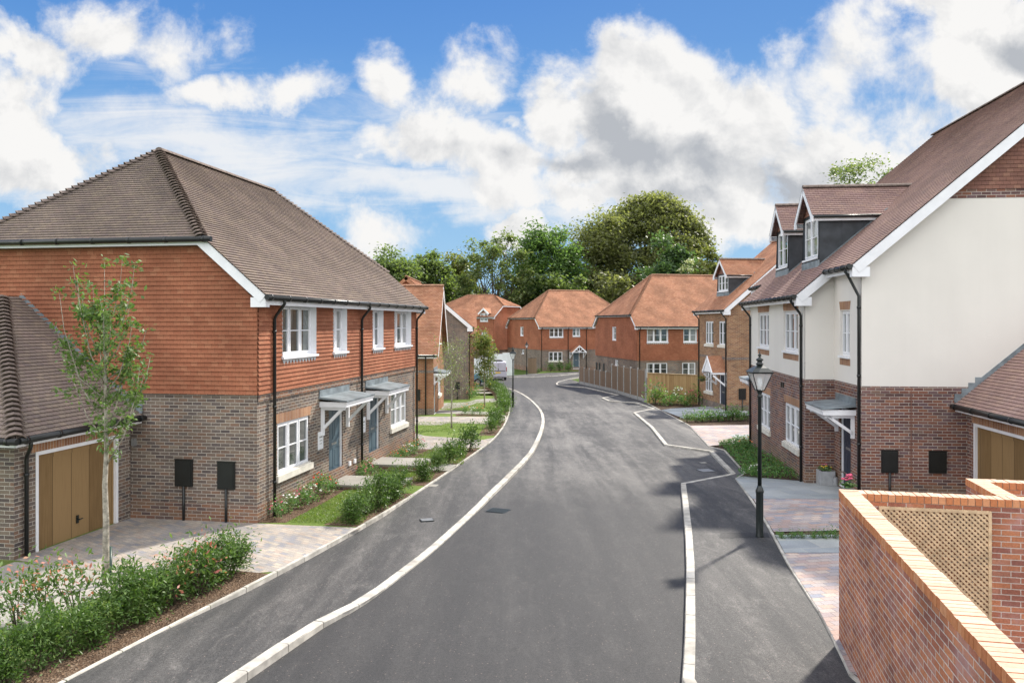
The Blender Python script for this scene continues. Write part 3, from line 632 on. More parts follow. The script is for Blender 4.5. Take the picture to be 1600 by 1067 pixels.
    s2 = MB(); s2.face([(-og+.05,yh,zh-.17), (-og+.05,Wd-yh,zh-.17), (0,Wd-yh,zh-.17), (0,yh,zh-.17)]); H.part('soffit', s2, 'lead')
    H.gutter((-og-.02, -ov-.05, ze-.05), (L+og+.02, -ov-.05, ze-.05)); H.gutter((-og-.05, yh-.25, zh-.05), (-og-.05, Wd-yh+.25, zh-.05))
    return dict(yh=yh, tn=tn)
def garage(H, L, Wd, ze, tn, sgn, roof='roof_brown', brick='brick_brown', door=(.25, 2.75), zd=(-.1, 1.92), bon='bonnet_tile'):
    """attached garage with a hip at its free end (x=0 free end when sgn=1; x=L when sgn=-1)"""
    FP = Pl((0,0,0), (1,0,0)); LPn = Pl((0,Wd,0), (0,-1,0)); RP = Pl((L,0,0), (0,1,0)); H.FP = FP
    w = MB(); w.panel(FP, rectp(0, L, -.5, ze-.05), [(door[0], door[1], -.5, zd[1]+.12)], 0, .14, 0)
    w.panel(LPn if sgn > 0 else RP, rectp(0, Wd, -.5, ze-.05), (), 0); w.panel(Pl((L,Wd,0), (-1,0,0)), rectp(0, L, -.5, ze-.05), (), 0)
    w.panel(FP, rectp(door[0]-.1, door[1]+.1, zd[1]+.121, zd[1]+.34), (), 1, d=.004); H.part('wall', w, [brick, 'brick_soldier'])
    ov = .3; yr = Wd/2; zr = ze+tn*(yr+ov); c_ = 1/math.hypot(1, tn); s_ = tn*c_; S_ = (yr+ov)/c_
    rb = MB(); bh = min(yr, L+.0)
    if sgn > 0: p1 = [(-ov, 0), (L, 0), (L, S_), (yr, S_)] if yr < L else [(-ov, 0), (L, 0), (L, (L+ov)/c_)]
    else: p1 = [(0, 0), (L+ov, 0), (L-yr, S_), (0, S_)] if yr < L else [(0, 0), (L+ov, 0), (0, (L+ov)/c_)]
    rb.panel(Pl((0,-ov,ze), (1,0,0), (0,c_,s_)), p1, (), 0, gauge=.1, lip=.02)
    rb.panel(Pl((L,Wd+ov,ze), (-1,0,0), (0,-c_,s_)), [(L-u, q) for u, q in p1[::-1]], (), 0, gauge=.3, lip=.02)
    top = S_ if yr < L else (L+ov)/c_; k = top*c_
    hp = [(-yr-ov, 0), (yr+ov, 0), (yr+ov-k, top), (-yr-ov+k, top)] if yr > L else [(-yr-ov, 0), (yr+ov, 0), (0, S_)]
    if sgn > 0: rb.panel(Pl((-ov, yr, ze), (0,-1,0), (c_,0,s_)), hp, (), 0, gauge=.1, lip=.02)
    else: rb.panel(Pl((L+ov, yr, ze), (0,1,0), (-c_,0,s_)), hp, (), 0, gauge=.1, lip=.02)
    ro = H.part('roof', rb, roof); x0 = -ov if sgn > 0 else L+ov; x1 = x0+sgn*k
    H.bonnets((x0, -ov, ze), (x1, -ov+k, ze+k*tn), bon, w=.17).parent = ro; H.bonnets((x0, Wd+ov, ze), (x1, Wd+ov-k, ze+k*tn), bon).parent = ro
    fl = MB(); xw = L-.02 if sgn > 0 else .02      # lead flashing against the house
    fl.beam((xw, -ov-.02, ze+.12), (xw, yr-.05, ze+.12+tn*(yr+ov-.05)), .03, .13)
    for k in range(4): fl.box(xw-.018, xw+.018, -ov+k*.16, -ov+k*.16+.15, ze+.05+tn*k*.16, ze+.26+tn*k*.16)
    H.part('flashing', fl, 'lead', ro)
    f = MB(); a, b = (-ov+.02, L) if sgn > 0 else (0, L+ov-.02); f.box(a, b, -ov+.02, -ov+.045, ze-.17, ze-.03); xx = (-ov+.02, -ov+.045) if sgn > 0 else (L+ov-.045, L+ov-.02); f.box(xx[0], xx[1], -ov, Wd+ov, ze-.17, ze-.03)
    f.face([(a,-ov+.04,ze-.15), (a,0,ze-.15), (b,0,ze-.15), (b,-ov+.04,ze-.15)]); H.part('fascia', f, 'white_paint')
    H.gutter((a, -ov-.05, ze-.05), (b, -ov-.05, ze-.05)); xg = -ov-.05 if sgn > 0 else L+ov+.05; H.gutter((xg, -ov-.08, ze-.05), (xg, Wd+ov, ze-.05))
    fr = MB(); F = .07; u0, u1 = door; fr.pbox(FP, u0, u0+F, zd[0]-.3, zd[1]+.05, -.12, .01); fr.pbox(FP, u1-F, u1, zd[0]-.3, zd[1]+.05, -.12, .01); fr.pbox(FP, u0, u1, zd[1]+.05, zd[1]+.12, -.12, .01); H.part('door_frame', fr, 'white_paint')
    d = MB(); u0 += F; u1 -= F; d.pbox(FP, u0, u1, zd[0]-.02, zd[1]+.05, -.11, -.07); d.pbox(FP, u0, u1, zd[1]-.05, zd[1]+.05, -.07, -.055); d.pbox(FP, u0, u1, zd[0]-.02, zd[0]+.1, -.07, -.055)
    n = 1; stp = (u1-u0)/n
    for i in range(n+1): d.pbox(FP, max(u0, u0+i*stp-.05), min(u1, u0+i*stp+.05), zd[0]+.1, zd[1]-.05, -.07, -.055)
    do = H.part('garage_door', d, 'garage_oak'); hb = MB(); q = (u0+u1)/2; hb.pbox(FP, q-.03, q+.03, zd[0]+.5, zd[0]+.66, -.055, -.04); hb.tube([FP.at(q, zd[0]+.58, -.04), FP.at(q, zd[0]+.58, .0), FP.at(q+.09, zd[0]+.58, .0)], .012, 6); H.part('handle', hb, 'black_iron', do)
    return zr

# ================================================================== house on the left
uA, vA, A0 = (.167,.986), (-.986,.167), (-5.57,17.34)
HA = House('semi_detached_house', A0, uA, 0, label='large semi-detached pair with orange tile-hung upper floor, brown half-hipped roof and two canopied doors', cat='house')
up = [(1.12,3.02), (4.16,5.13), (7.29,8.27), (9.43,11.32)]
half_hip(HA, 12.0, 8.4, 2.88, 5.05, 6.32, 8.95, 2.77, fh_low=[(.97,2.74,.93,2.13), (9.2,10.96,.93,2.13), (3.98,4.98,.15,2.22), (7.08,8.08,.15,2.22)], fh_up=[(a, b, 3.66, 4.9) for a, b in up])
for a, b in up: HA.window(HA.FP, a, b, 3.66, 4.87, 3 if b-a > 1.5 else 2, .10, sill='apron')
HA.window(HA.FP, .97, 2.74, .93, 2.13, 3, .04, sill='stone'); HA.window(HA.FP, 9.2, 10.96, .93, 2.13, 3, .04, sill='stone')
HA.door(HA.FP, 3.98, 4.98, .15, 2.22); HA.door(HA.FP, 7.08, 8.08, .15, 2.22)
HA.canopy(HA.FP, 3.3, 5.42, 2.46); HA.canopy(HA.FP, 6.75, 8.85, 2.46)
for x in (.55, 6.15, 11.85): HA.downpipe((x, -.38, 5.0), (x+.1, -.09, 4.55), -.15)
HA.meterbox(HA.LP, 8.4-.92, 8.4-.51, .80, 1.40, -.1); HA.meterbox(HA.LP, 8.4-1.94, 8.4-1.52, .83, 1.42, -.1)
for x in (3.24, 6.42):
    b = MB(); b.pbox(HA.FP, x, x+.32, 1.16, 1.62, .002, .02); b.pbox(HA.FP, x+.06, x+.26, 1.46, 1.5, .02, .022, 1); b.pbox(HA.FP, x+.08, x+.24, 1.38, 1.4, .02, .022, 1); b.pbox(HA.FP, x+.08, x+.22, 1.3, 1.32, .02, .022, 1); HA.part('wall_plaque', b, ['white_paint', 'metal_grey'])
b = MB(); b.pbox(HA.LP, 8.4-2.98, 8.4-2.9, 1.7, 1.86, .002, .09); HA.part('wall_light', b, 'metal_grey')
for x in (5.35, 5.75): b = MB(); b.pbox(HA.FP, x, x+.14, .38, .5, .013, .05); HA.part('air_vent', b, 'white_paint')
P3 = (A0[0]+3.04*vA[0]-3.35*uA[0], A0[1]+3.04*vA[1]-3.35*uA[1])
GA = House('garage', P3, uA, -.12, label='brown-roofed brick garage with wooden door beside the tall young tree', cat='garage')
garage(GA, 3.33, 5.6, 2.5, .86, 1, door=(.52, 2.9), zd=(-.02, 2.0)); GA.downpipe((.0, -.35, 2.44), (.22, -.07, 2.05), -.1)

# ================================================================== white rendered house on the right
uD, vD = V((.1097,.994,0)), V((.994,-.1097,0)); P0 = V((8.16,22.1,0)); OD = P0+uD*8
HD = House('town_house', (OD.x, OD.y), (-uD.x, -uD.y), 0, label='cream rendered house over red brick with two lead-clad dormers, right of the near lamp post', cat='house')
def build_D(H):
    L, sb, xr, ze, tn, yr, ov = 8.0, .78, 10.3, 5.22, .85, 7.6, .3; Wd = 15.2; zr = ze+tn*(yr+ov)
    F = Pl((0,0,0), (1,0,0)); Rn = Pl((L,0,0), (0,1,0)); F2 = Pl((L,sb,0), (1,0,0)); G = Pl((xr,sb,0), (0,1,0)); F3 = Pl((-2.3,sb,0), (1,0,0)); LS = Pl((0,sb,0), (0,-1,0)); LG = Pl((-2.3,Wd-sb,0), (0,-1,0)); B = Pl((xr,Wd-sb,0), (-1,0,0)); H.FP, H.F2, H.G = F, F2, G
    low = [(8-6.35,8-4.54,.8,2.02), (8-2.46,8-.63,.8,2.02)]; upw = [(8-6.5,8-4.67,3.6,4.8), (8-2.54,8-.72,3.6,4.8)]
    hb = 2.88; w = MB(); r = MB(); zf = ze-.16; zs = zf+tn*sb
    def low_wall(pl, n, holes=()):
        w.panel(pl, rectp(-.012, n+.012, -.9, .47), [h for h in holes if h[2] < .4], 1, .1, 1, d=.012); w.face([pl.at(-.012,.47,.012), pl.at(n+.012,.47,.012), pl.at(n,.47,0), pl.at(0,.47,0)], 1)
        w.panel(pl, rectp(0, n, .47, hb), [(h[0], h[1], max(h[2], .45), h[3]) for h in holes], 0, .1, 0)
        w.panel(pl, rectp(-.014, n+.014, hb-.17, hb), (), 0, d=.016); w.face([pl.at(0,hb-.17,.016), pl.at(0,hb-.17,0), pl.at(n,hb-.17,0), pl.at(n,hb-.17,.016)])
    low_wall(F, L, low); low_wall(Rn, sb); low_wall(F2, xr-L, [(.55,1.5,.12,2.2)]); low_wall(G, Wd-2*sb); low_wall(F3, 2.3); low_wall(LS, sb); low_wall(LG, Wd-2*sb); low_wall(B, xr+2.3)
    for h in low: w.panel(F, [(h[0]-.05, h[3]), (h[1]+.05, h[3]), (h[1]+.12, h[3]+.22), (h[0]-.12, h[3]+.22)], (), 2, d=.004)
    zg = lambda y: ze-.1+tn*(y+ov)          # underside of the roof at depth y
    e = .012
    r.panel(F, rectp(-e, L+e, hb, zf), upw, 0, .08, 0, d=e); r.panel(Rn, [(0,hb), (sb+e,hb), (sb+e,zg(sb)), (0,zg(0))], (), 0, d=e); r.panel(LS, [(-e,hb), (sb,hb), (sb,zg(0)), (-e,zg(sb))], (), 0, d=e)
    w2 = [(.62,1.42,3.58,4.78)]; r.panel(F2, rectp(0, xr-L+e, hb, zs), w2, 0, .08, 0, d=e); r.panel(F3, rectp(-e, 2.3, hb, zs), (), 0, d=e); r.panel(B, rectp(-e, xr+2.3+e, hb, zs), (), 0, d=e)
    gw = Wd-2*sb; zt = 7.5
    def gpoly(z0, z1):                     # slice of the gable triangle
        y0 = max(sb, (z0-ze+.1)/tn-ov); y1 = (z1-ze+.1)/tn-ov; a, b = y0-sb, min(y1, yr)-sb
        if z0 <= zg(sb): return [(0,z0), (gw,z0), (gw,zg(sb)), (gw-b,z1), (b,z1), (0,zg(sb))]
        return [(a,z0), (gw-a,z0), (gw-b,z1), (b,z1)]
    for pl in (G, LG):
        tt = MB()
        r.panel(pl, gpoly(hb, zt), (), 0, d=e); w.panel(pl, gpoly(zt, zt+.22), (), 3, d=.02); tt.panel(pl, gpoly(zt+.22, zr-.11), (), 0, d=.03, gauge=.1, lip=.016, v0=zt+.22); H.part('gable_tiles', tt, 'tile_hung_brown')
    H.part('wall', w, ['brick_red', 'brick_orange_plinth', 'brick_soldier', 'brick_red']); H.part('rendered_wall', r, 'render_cream')
    for pl, hs in ((F, upw), (F2, w2)):
        for h in hs: br = MB(); br.panel(pl, [(h[0]-.02, h[3]+.02), (h[1]+.02, h[3]+.02), (h[1]+.1, h[3]+.24), (h[0]-.1, h[3]+.24)], (), 0, d=.016); H.part('lintel', br, 'brick_soldier'); br = MB(); br.panel(pl, rectp(h[0]-.05, h[1]+.05, h[2]-.25, h[2]-.08), (), 0, d=.016); H.part('brick_trim', br, 'brick_soldier')
    
    for h in low: H.window(F, *h, 3, .04, sill='stone')
    for h in upw: H.window(F, *h, 3, .05, sill='white')
    H.window(F2, *w2[0], 2, .05, sill='white'); H.door(F2, .55, 1.5, .12, 2.2, 'door_navy'); H.canopy(F2, .2, 1.95, 2.3, .85, .6); H.canopy(F3, .1, 2.0, 2.3, .85, .6)
    c_ = 1/math.hypot(1, tn); s_ = tn*c_; og = .3; rb = MB(); sy = lambda y: (y+ov)/c_; a = sy(sb-ov)
    rb.panel(Pl((0,-ov,ze), (1,0,0), (0,c_,s_)), rectp(-.25, L+.25, 0, a), (), 0, gauge=.1, lip=.02)
    rb.panel(Pl((0,-ov,ze), (1,0,0), (0,c_,s_)), rectp(-2.3-og, xr+og, a, sy(yr)), (), 0, gauge=.1, lip=.02)
    rb.panel(Pl((0,Wd+ov,ze), (-1,0,0), (0,-c_,s_)), rectp(-xr-og, 2.3+og, a, sy(yr)), (), 0, gauge=.3, lip=.02)
    ro = H.part('roof', rb, 'roof_purple'); H.ridge((-2.3-og, yr, zr+.05), (xr+og, yr, zr+.05), 'bonnet_tile').parent = ro
    f = MB(); f.box(-.2, L+.2, -ov+.02, -ov+.045, ze-.2, ze-.03); z2 = ze+tn*sb
    f.face([(-.2,-ov+.04,ze-.17), (-.2,0,ze-.17), (L+.2,0,ze-.17), (L+.2,-ov+.04,ze-.17)])
    for x0, x1 in ((L+.2, xr+.25), (-2.55, -.2)): f.box(x0, x1, sb-ov+.02, sb-ov+.045, z2-.2, z2-.03); f.face([(x0,sb-ov+.04,z2-.17), (x0,sb,z2-.17), (x1,sb,z2-.17), (x1,sb-ov+.04,z2-.17)])
    H.part('fascia', f, 'white_paint')
    def barge(x, ya, yb, sg, back=False):
        za, zb_ = ze+tn*(ya+ov), ze+tn*(yb+ov); b = MB(); q = (lambda y: Wd-y) if back else (lambda y: y)
        b.beam((x, q(ya), za), (x, q(yb), zb_), .03, .24, 0, .015); xs = sorted((x-sg*.004, x+sg*.2)); ys = sorted((q(ya)+.004, q(ya+.42))); b.box(xs[0], xs[1], ys[0], ys[1], za-.3, za-.06)
        x2 = sorted((x, x+sg*.28)); b.face([(x2[0],q(ya),za-.12), (x2[1],q(ya),za-.12), (x2[1],q(yb),zb_-.12), (x2[0],q(yb),zb_-.12)]); H.part('bargeboard', b, 'white_paint')
    barge(L+.23, -ov, sb-ov+.1, -1); barge(-.23, -ov, sb-ov+.1, 1)
    for bk in (False, True): barge(xr+og-.03, sb-ov, yr, -1, bk); barge(-2.3-og+.03, sb-ov, yr, 1, bk)
    H.gutter((-.25,-ov-.05,ze-.05), (L+.25,-ov-.05,ze-.05), step=.6); H.gutter((L+.3,sb-ov-.05,z2-.05), (xr+.28,sb-ov-.05,z2-.05), step=.5); H.gutter((-2.58,sb-ov-.05,z2-.05), (-.3,sb-ov-.05,z2-.05), step=.5)
    H.downpipe((L-.15,-ov-.05,ze-.05), (L-.22,-.06,ze-.55), -.05); H.downpipe((.15,-ov-.05,ze-.05), (.2,-.06,ze-.55), -.3); H.downpipe((xr-.1,sb-ov-.05,z2-.05), (xr-.02,sb-.055,z2-.75), -.05)
    b = MB(); b.pbox(G, 1.17, 1.185, -.5, 2.86, .002, .017); H.part('movement_joint', b, 'tile_hung_brown'); H.meterbox(G, .47, .86, .75, 1.3, -.1); H.meterbox(G, 1.59, 2.0, .76, 1.3, -.1, False)
    for x_ in (5.1, 5.35): b = MB(); b.pbox(F, x_, x_+.12, 2.45, 2.6, .003, .03); H.part('air_vent', b, 'black_plastic')
    dormer(H, (4.6, 6.45), .8, 6.12, 7.78, 8.62, ze, tn, ov, 2, 'roof_purple', 'tile_hung_brown'); dormer(H, (.8, 2.6), .8, 6.12, 7.78, 8.62, ze, tn, ov, 2, 'roof_purple', 'tile_hung_brown')
def dormer(H, xr, yf, zb, ze2, zr2, ze, tn, ov, lights, roof, gable):
    x0, x1 = xr; xm = (x0+x1)/2; yat = lambda z: (z-ze)/tn-ov; fp = Pl((0, yf, 0), (1,0,0)); zs = zb+.3
    mb = MB(); mb.panel(fp, rectp(x0, x1, zb-.1, ze2), [(x0+.14, x1-.14, zs, ze2-.1)], 0, .06, 0); yt = yat(ze2)
    mb.face([(x1,yf,zb-.1), (x1,yat(zb-.1)+.1,zb-.1), (x1,yt+.1,ze2), (x1,yf,ze2)]); mb.face([(x0,yf,zb-.1), (x0,yf,ze2), (x0,yt+.1,ze2), (x0,yat(zb-.1)+.1,zb-.1)])
    for k in (.62, 1.22): mb.box(x1+.0005, x1+.012, yf+k, yf+k+.02, ze+tn*(yf+k+ov)+.02, ze2-.02)
    o = H.part('dormer', mb, 'lead_dark')
    ap = MB(); ap.beam((x0-.03, yf-.03, zb+.2), (x1+.03, yf-.03, zb+.2), .05, .27); ap.beam((x1+.02, yf, ze+tn*(yf+ov)+.05), (x1+.02, yt, ze2+.05), .05, .05); H.part('flashing', ap, 'lead', o)
    H.window(fp, x0+.14, x1-.14, zs, ze2-.1, lights, .02, sill='white').parent = o
    q = .16; fo = .26; sl = (zr2-ze2)/((x1-x0)/2); gt = MB(); gt.panel(Pl((0, yf-.012, 0), (1,0,0)), [(x0,ze2-.02), (x1,ze2-.02), (xm,zr2-.06)], (), 0, gauge=.1, lip=.012, v0=ze2-.02); H.part('dormer_gable', gt, gable, o)
    rb = MB(); hyp = math.hypot(1, sl); c_, s_ = 1/hyp, sl/hyp; T = ((x1-x0)/2+q)/c_; zE = ze2-sl*q
    for sg in (1, -1):
        xe = x1+q if sg > 0 else x0-q; pl = Pl((xe, yf-fo, zE), (0, sg, 0), (-sg*c_, 0, s_)); ye, yr_ = yat(zE)-yf+fo+.12, yat(zr2)-yf+fo+.12
        poly = [(0,0), (ye,0), (yr_,T), (0,T)] if sg > 0 else [(-ye,0), (0,0), (0,T), (-yr_,T)]
        rb.panel(pl, poly, (), 0, gauge=.1, lip=.018)
        b = MB(); b.beam((xe, yf-fo+.02, zE), (xm, yf-fo+.02, zr2), .03, .17, 0, .0); b.box(min(xe, xe-sg*.2), max(xe, xe-sg*.2), yf-fo, yf-fo+.05, zE-.2, zE-.03); H.part('bargeboard', b, 'white_paint', o)
        f = MB(); xa = xe-sg*.03; f.box(min(xa, xa-sg*.025), max(xa, xa-sg*.025), yf-fo+.05, yat(zE-.1), zE-.17, zE-.03); f.face([(xa,yf-fo,zE-.12), (xa,yat(ze2),zE-.12), (x1 if sg > 0 else x0,yat(ze2),zE-.12), (x1 if sg > 0 else x0,yf-fo,zE-.12)]); H.part('fascia', f, 'white_paint', o)
        gg = MB(); gg.tube([(xe+sg*.03, yf-fo+.05, zE-.05), (xe+sg*.03, yat(zE)-.05, zE-.05)], .045, 8); H.part('gutter', gg, 'black_plastic', o)
    H.part('dormer_roof', rb, roof, o); rr = H.ridge((xm, yf-fo, zr2+.03), (xm, yat(zr2)+.05, zr2+.03)); rr.parent = o
build_D(HD)
HG = House('garage', tuple((OD-uD*10.3+vD*3.27).xy), (-uD.x, -uD.y), 0, label='brick garage with wooden door behind the red garden wall', cat='garage')
garage(HG, 3.6, 6.0, 2.45, .86, -1, 'roof_purple', 'brick_red', (.35, 2.75))

# ================================================================== tan brick house with one dormer
uF, vF = V((-.096,.995,0)), V((.995,.096,0)); FO = V((12.68,46.7,0))+uF*5.1
HF = House('town_house', (FO.x, FO.y), (-uF.x, -uF.y), -.82, label='narrow tan brick house with a single dormer and a tiled porch, beyond the cream house', cat='house')
def gable_house(H, L, yr, ze, tn, brick, roof, bon, ov=.3, og=.25, fh=(), lh=(), band=None, gauge=.12, hb=None, zb=-.8, bm='white_paint'):
    Wd = 2*yr; zr = ze+tn*(yr+ov); F = Pl((0,0,0), (1,0,0)); G = Pl((L,0,0), (0,1,0)); LG = Pl((0,Wd,0), (0,-1,0)); H.FP, H.RP, H.LP = F, G, LG; w = MB(); zf = ze-.16; zg = lambda y: ze-.1+tn*(y+ov)
    w.panel(F, rectp(0, L, zb, zf), fh, 0, .1, 0); w.panel(Pl((L,Wd,0), (-1,0,0)), rectp(0, L, zb, zf), (), 0)
    for pl, hs in ((G, ()), (LG, lh)): w.panel(pl, [(0,zb), (Wd,zb), (Wd,zg(0)), (yr,zr-.1), (0,zg(0))], hs, 0, .1, 0)
    mm = [brick]
    if band:
        mm.append('brick_dark')
        for pl, n in ((F, L), (G, Wd), (LG, Wd)):
            for z in band: w.panel(pl, rectp(-.015, n+.015, z, z+.15), (), 1, d=.015); w.face([pl.at(0,z,.015), pl.at(0,z,0), pl.at(n,z,0), pl.at(n,z,.015)], 1)
            w.panel(pl, rectp(-.01, n+.01, zb, .42), (), 1, d=.01)
    H.part('wall', w, mm); c_ = 1/math.hypot(1, tn); s_ = tn*c_; rb = MB(); T = (yr+ov)/c_
    rb.panel(Pl((0,-ov,ze), (1,0,0), (0,c_,s_)), rectp(-og, L+og, 0, T), (), 0, gauge=gauge, lip=.02); rb.panel(Pl((L,Wd+ov,ze), (-1,0,0), (0,-c_,s_)), rectp(-og, L+og, 0, T), (), 0, gauge=gauge, lip=.02)
    ro = H.part('roof', rb, roof); H.ridge((-og, yr, zr+.05), (L+og, yr, zr+.05), bon).parent = ro
    f = MB(); f.box(-og, L+og, -ov+.02, -ov+.045, ze-.2, ze-.03); f.face([(-og,-ov+.04,ze-.17), (-og,0,ze-.17), (L+og,0,ze-.17), (L+og,-ov+.04,ze-.17)]); H.part('fascia', f, 'white_paint')
    for x, sg in ((-og+.02, 1), (L+og-.02, -1)):
        for q in (lambda y: y, lambda y: Wd-y):
            b = MB(); b.beam((x, q(-ov), ze), (x, q(yr), zr), .03, .24, 0, .015); xs = sorted((x-sg*.004, x+sg*.18)); ys = sorted((q(-ov)+.004, q(-ov+.4))); b.box(xs[0], xs[1], ys[0], ys[1], ze-.3, ze-.06)
            x2 = sorted((x, x+sg*og)); b.face([(x2[0],q(-ov),ze-.12), (x2[1],q(-ov),ze-.12), (x2[1],q(yr),zr-.12), (x2[0],q(yr),zr-.12)]); H.part('bargeboard', b, bm)
    H.gutter((-og,-ov-.05,ze-.05), (L+og,-ov-.05,ze-.05), step=.7); return zr
def pitched_porch(H, pl, u0, u1, v, rise, out_, roof, truss=False):
    """small gabled porch roof on brackets; its gable faces away from the wall"""
    um = (u0+u1)/2; a = pl.at; rb = MB(); hw = (u1-u0)/2; hy = math.hypot(hw, rise)
    rb.panel(Pl(a(u1, v, 0), -pl.n*-1, pl.ex*(-hw/hy)+pl.ey*(rise/hy)), [(0,0), (out_,0), (out_,hy), (0,hy)], (), 0, gauge=.1, lip=.012)
    rb.panel(Pl(a(u0, v, 0), -pl.n, pl.ex*(hw/hy)+pl.ey*(rise/hy)), [(-out_,0), (0,0), (0,hy), (-out_,hy)], (), 0, gauge=.1, lip=.012)
    o = H.part('porch_roof', rb, roof); w = MB()
    w.beam(a(u0, v, out_), a(um, v+rise, out_), .05, .14); w.beam(a(u1, v, out_), a(um, v+rise, out_), .05, .14)
    if truss:
        w.beam(a(u0+.1, v+.02, out_-.02), a(u1-.1, v+.02, out_-.02), .05, .08); w.pbox(pl, um-.04, um+.04, v, v+rise-.1, out_-.05, out_)
        w.beam(a(um, v+.05, out_-.02), a(um-hw*.45, v+rise*.5, out_-.02), .05, .07); w.beam(a(um, v+.05, out_-.02), a(um+hw*.45, v+rise*.5, out_-.02), .05, .07)
    else: w.face([a(u0+.1, v, out_-.03), a(u1-.1, v, out_-.03), a(um, v+rise-.08, out_-.03)])
    for uu in (u0+.03, u1-.1): w.pbox(pl, uu, uu+.07, v-.12, v, 0, out_)
    H.part('porch_gable', w, 'white_paint', o)
    for uu in (u0+.04, u1-.13):
        b = MB(); b.pbox(pl, uu, uu+.09, v-.85, v-.12, .002, .09); b.beam(a(uu+.045, v-.75, .05), a(uu+.045, v-.15, out_-.12), .07, .09); H.part('bracket', b, 'white_paint', o)
fw = [(5.1-3.85,5.1-2.38,3.93,5.37), (5.1-1.45,5.1-.32,3.93,5.37)]; fl_ = (5.1-3.91,5.1-2.47,.95,2.23); fd = (5.1-1.35,5.1-.38,.12,2.2)
gable_house(HF, 5.1, 5.0, 6.04, .85, 'brick_tan', 'roof_orange', 'bonnet_orange', fh=fw+[fl_, fd], band=(3.1,))
for h in fw: HF.window(HF.FP, *h, 3 if h[1]-h[0] > 1.3 else 2, .05, sill='stone')
HF.window(HF.FP, *fl_, 3, .05, sill='stone'); HF.door(HF.FP, *fd, 'door_navy')
pitched_porch(HF, HF.FP, 5.1-1.85, 5.1-.1, 2.35, .95, .9, 'roof_orange')
HF.downpipe((4.95,-.35,5.99), (4.97,-.06,5.5), -.1); HF.downpipe((.1,-.35,5.99), (.15,-.06,5.5), -.1)
HF.meterbox(HF.RP, .68, 1.11, .76, 1.39, -.1)
dormer(HF, (1.25, 3.25), .8, 6.95, 8.35, 9.25, 6.04, .85, .3, 3, 'roof_orange', 'tile_hung_brown')

# ================================================================== far orange houses
def far_pair(origin, axis, z, L, label, apex, hip, zr, wins_up, wins_low, doors, lh_up=(), lh_low=(), ze=5.45, pipes=(), name='semi_detached_house', brick='brick_brown', hb=2.6, Wd=11.5, tile='tile_hung_red'):
    H = House(name, origin, axis, z, label=label, cat='house', group='orange-roofed houses in the distance')
    half_hip(H, L, Wd, hb, ze, hip, zr, apex, roof='roof_orange', bon='bonnet_orange', gauge=.15, tg=.15, fh_low=wins_low+doors, fh_up=wins_up, lh_up=lh_up, lh_low=lh_low, brick=brick, tile=tile, depth_up=.08)
    for h in wins_up: H.window(H.FP, *h, 3 if h[1]-h[0] > 1.5 else 2, .05, sill='apron')
    for h in wins_low: H.window(H.FP, *h, 3 if h[1]-h[0] > 1.5 else 2, .05, sill='stone')
    for h in doors: H.door(H.FP, *h, 'door_blue')
    for h in list(lh_up)+list(lh_low): H.window(H.LP, *h, 1, .05, sill='white')
    for x in pipes: H.downpipe((x,-.38,ze-.05), (x+.03,-.09,ze-.5), -.1)
    return H
HE = far_pair((10.5,66.5), (.98,.198), -1.3, 15, 'half-hipped orange-roofed house behind the fences, next to the tan brick house', 3.51, 6.45, 10.14, [(.83,2.72,4.12,5.3), (4.1,5.32,4.12,5.3), (8.5,10.3,4.12,5.3)], [(.82,2.69,1.3,2.4), (4.01,5.23,1.3,2.4)], [], [(5.2,6.2,4.2,5.4)], [(5.7,6.6,1.9,2.4)], pipes=(.15,))
HC = far_pair((3.43,97.0), (.937,.349), -1.5, 13, 'orange half-hipped house facing the junction with a white gabled porch and blue door', 3.6, 6.6, 10.2, [(1.24,3.07,4.2,5.4), (4.36,5.36,4.3,5.4)], [(1.16,3.0,1.25,2.4)], [(4.4,5.33,.3,2.4)], [(5.0,6.0,4.3,5.45)], [(5.4,6.1,2.0,2.5)], pipes=(.15,3.7,6.2), hb=2.65)
pitched_porch(HC, HC.FP, 3.9, 5.9, 2.35, .85, .9, 'roof_orange', True)
for x in (1.6, 2.6): HC.meterbox(HC.LP, 11.5-x-.5, 11.5-x, .8, 1.6, 0, False)
for x in (8.8, 10.1, 11.0): HE.meterbox(HE.LP, 11.5-x-.4, 11.5-x, 1.2, 1.9, 0, False)
h0 = V((771-800, 0, 0))/1240*106
HH = far_pair((h0.x-.893*9.5, 106+.45*9.5), (.893,-.45), -1.5, 9.5, 'red tiled house at the back left behind the white hoarding', 2.6, 8.3, 9.9, [(7.74,8.55,3.6,4.7)], [(7.74,8.55,1.0,2.1)], [], ze=6.75, hb=2.3, Wd=10, brick='brick_brown', tile='tile_hung_red')
# brick gable dormer over the eaves of that house
def eaves_gable(H, u0, u1, v, rise):
    pl = H.FP; o = MB(); o.pbox(pl, u0+.2, u1-.2, v-1.1, v, -.8, .04); b = H.part('dormer', o, 'tile_hung_red'); H.window(Pl((0,-.04,0),(1,0,0)), u0+.3, u1-.3, v-.95, v+.15, 2, -.05, sill='white').parent = b
    um = (u0+u1)/2; w = MB(); w.beam(pl.at(u0, v+.1, .3), pl.at(um, v+.1+rise, .3), .06, .2); w.beam(pl.at(u1, v+.1, .3), pl.at(um, v+.1+rise, .3), .06, .2); H.part('bargeboard', w, 'white_paint', b)
    r = MB(); a = pl.at
    r.face([a(u1,v+.1,.3), a(u1,v+.1,-1.2), a(um,v+.1+rise,-2.2), a(um,v+.1+rise,.3)]); r.face([a(um,v+.1+rise,.3), a(um,v+.1+rise,-2.2), a(u0,v+.1,-1.2), a(u0,v+.1,.3)]); r.face([a(u0+.2,v,.04), a(u1-.2,v,.04), a(um,v+rise,.04)]); H.part('dormer_roof', r, 'roof_orange', b)
eaves_gable(HH, 7.25, 9.0, 7.1, .75)

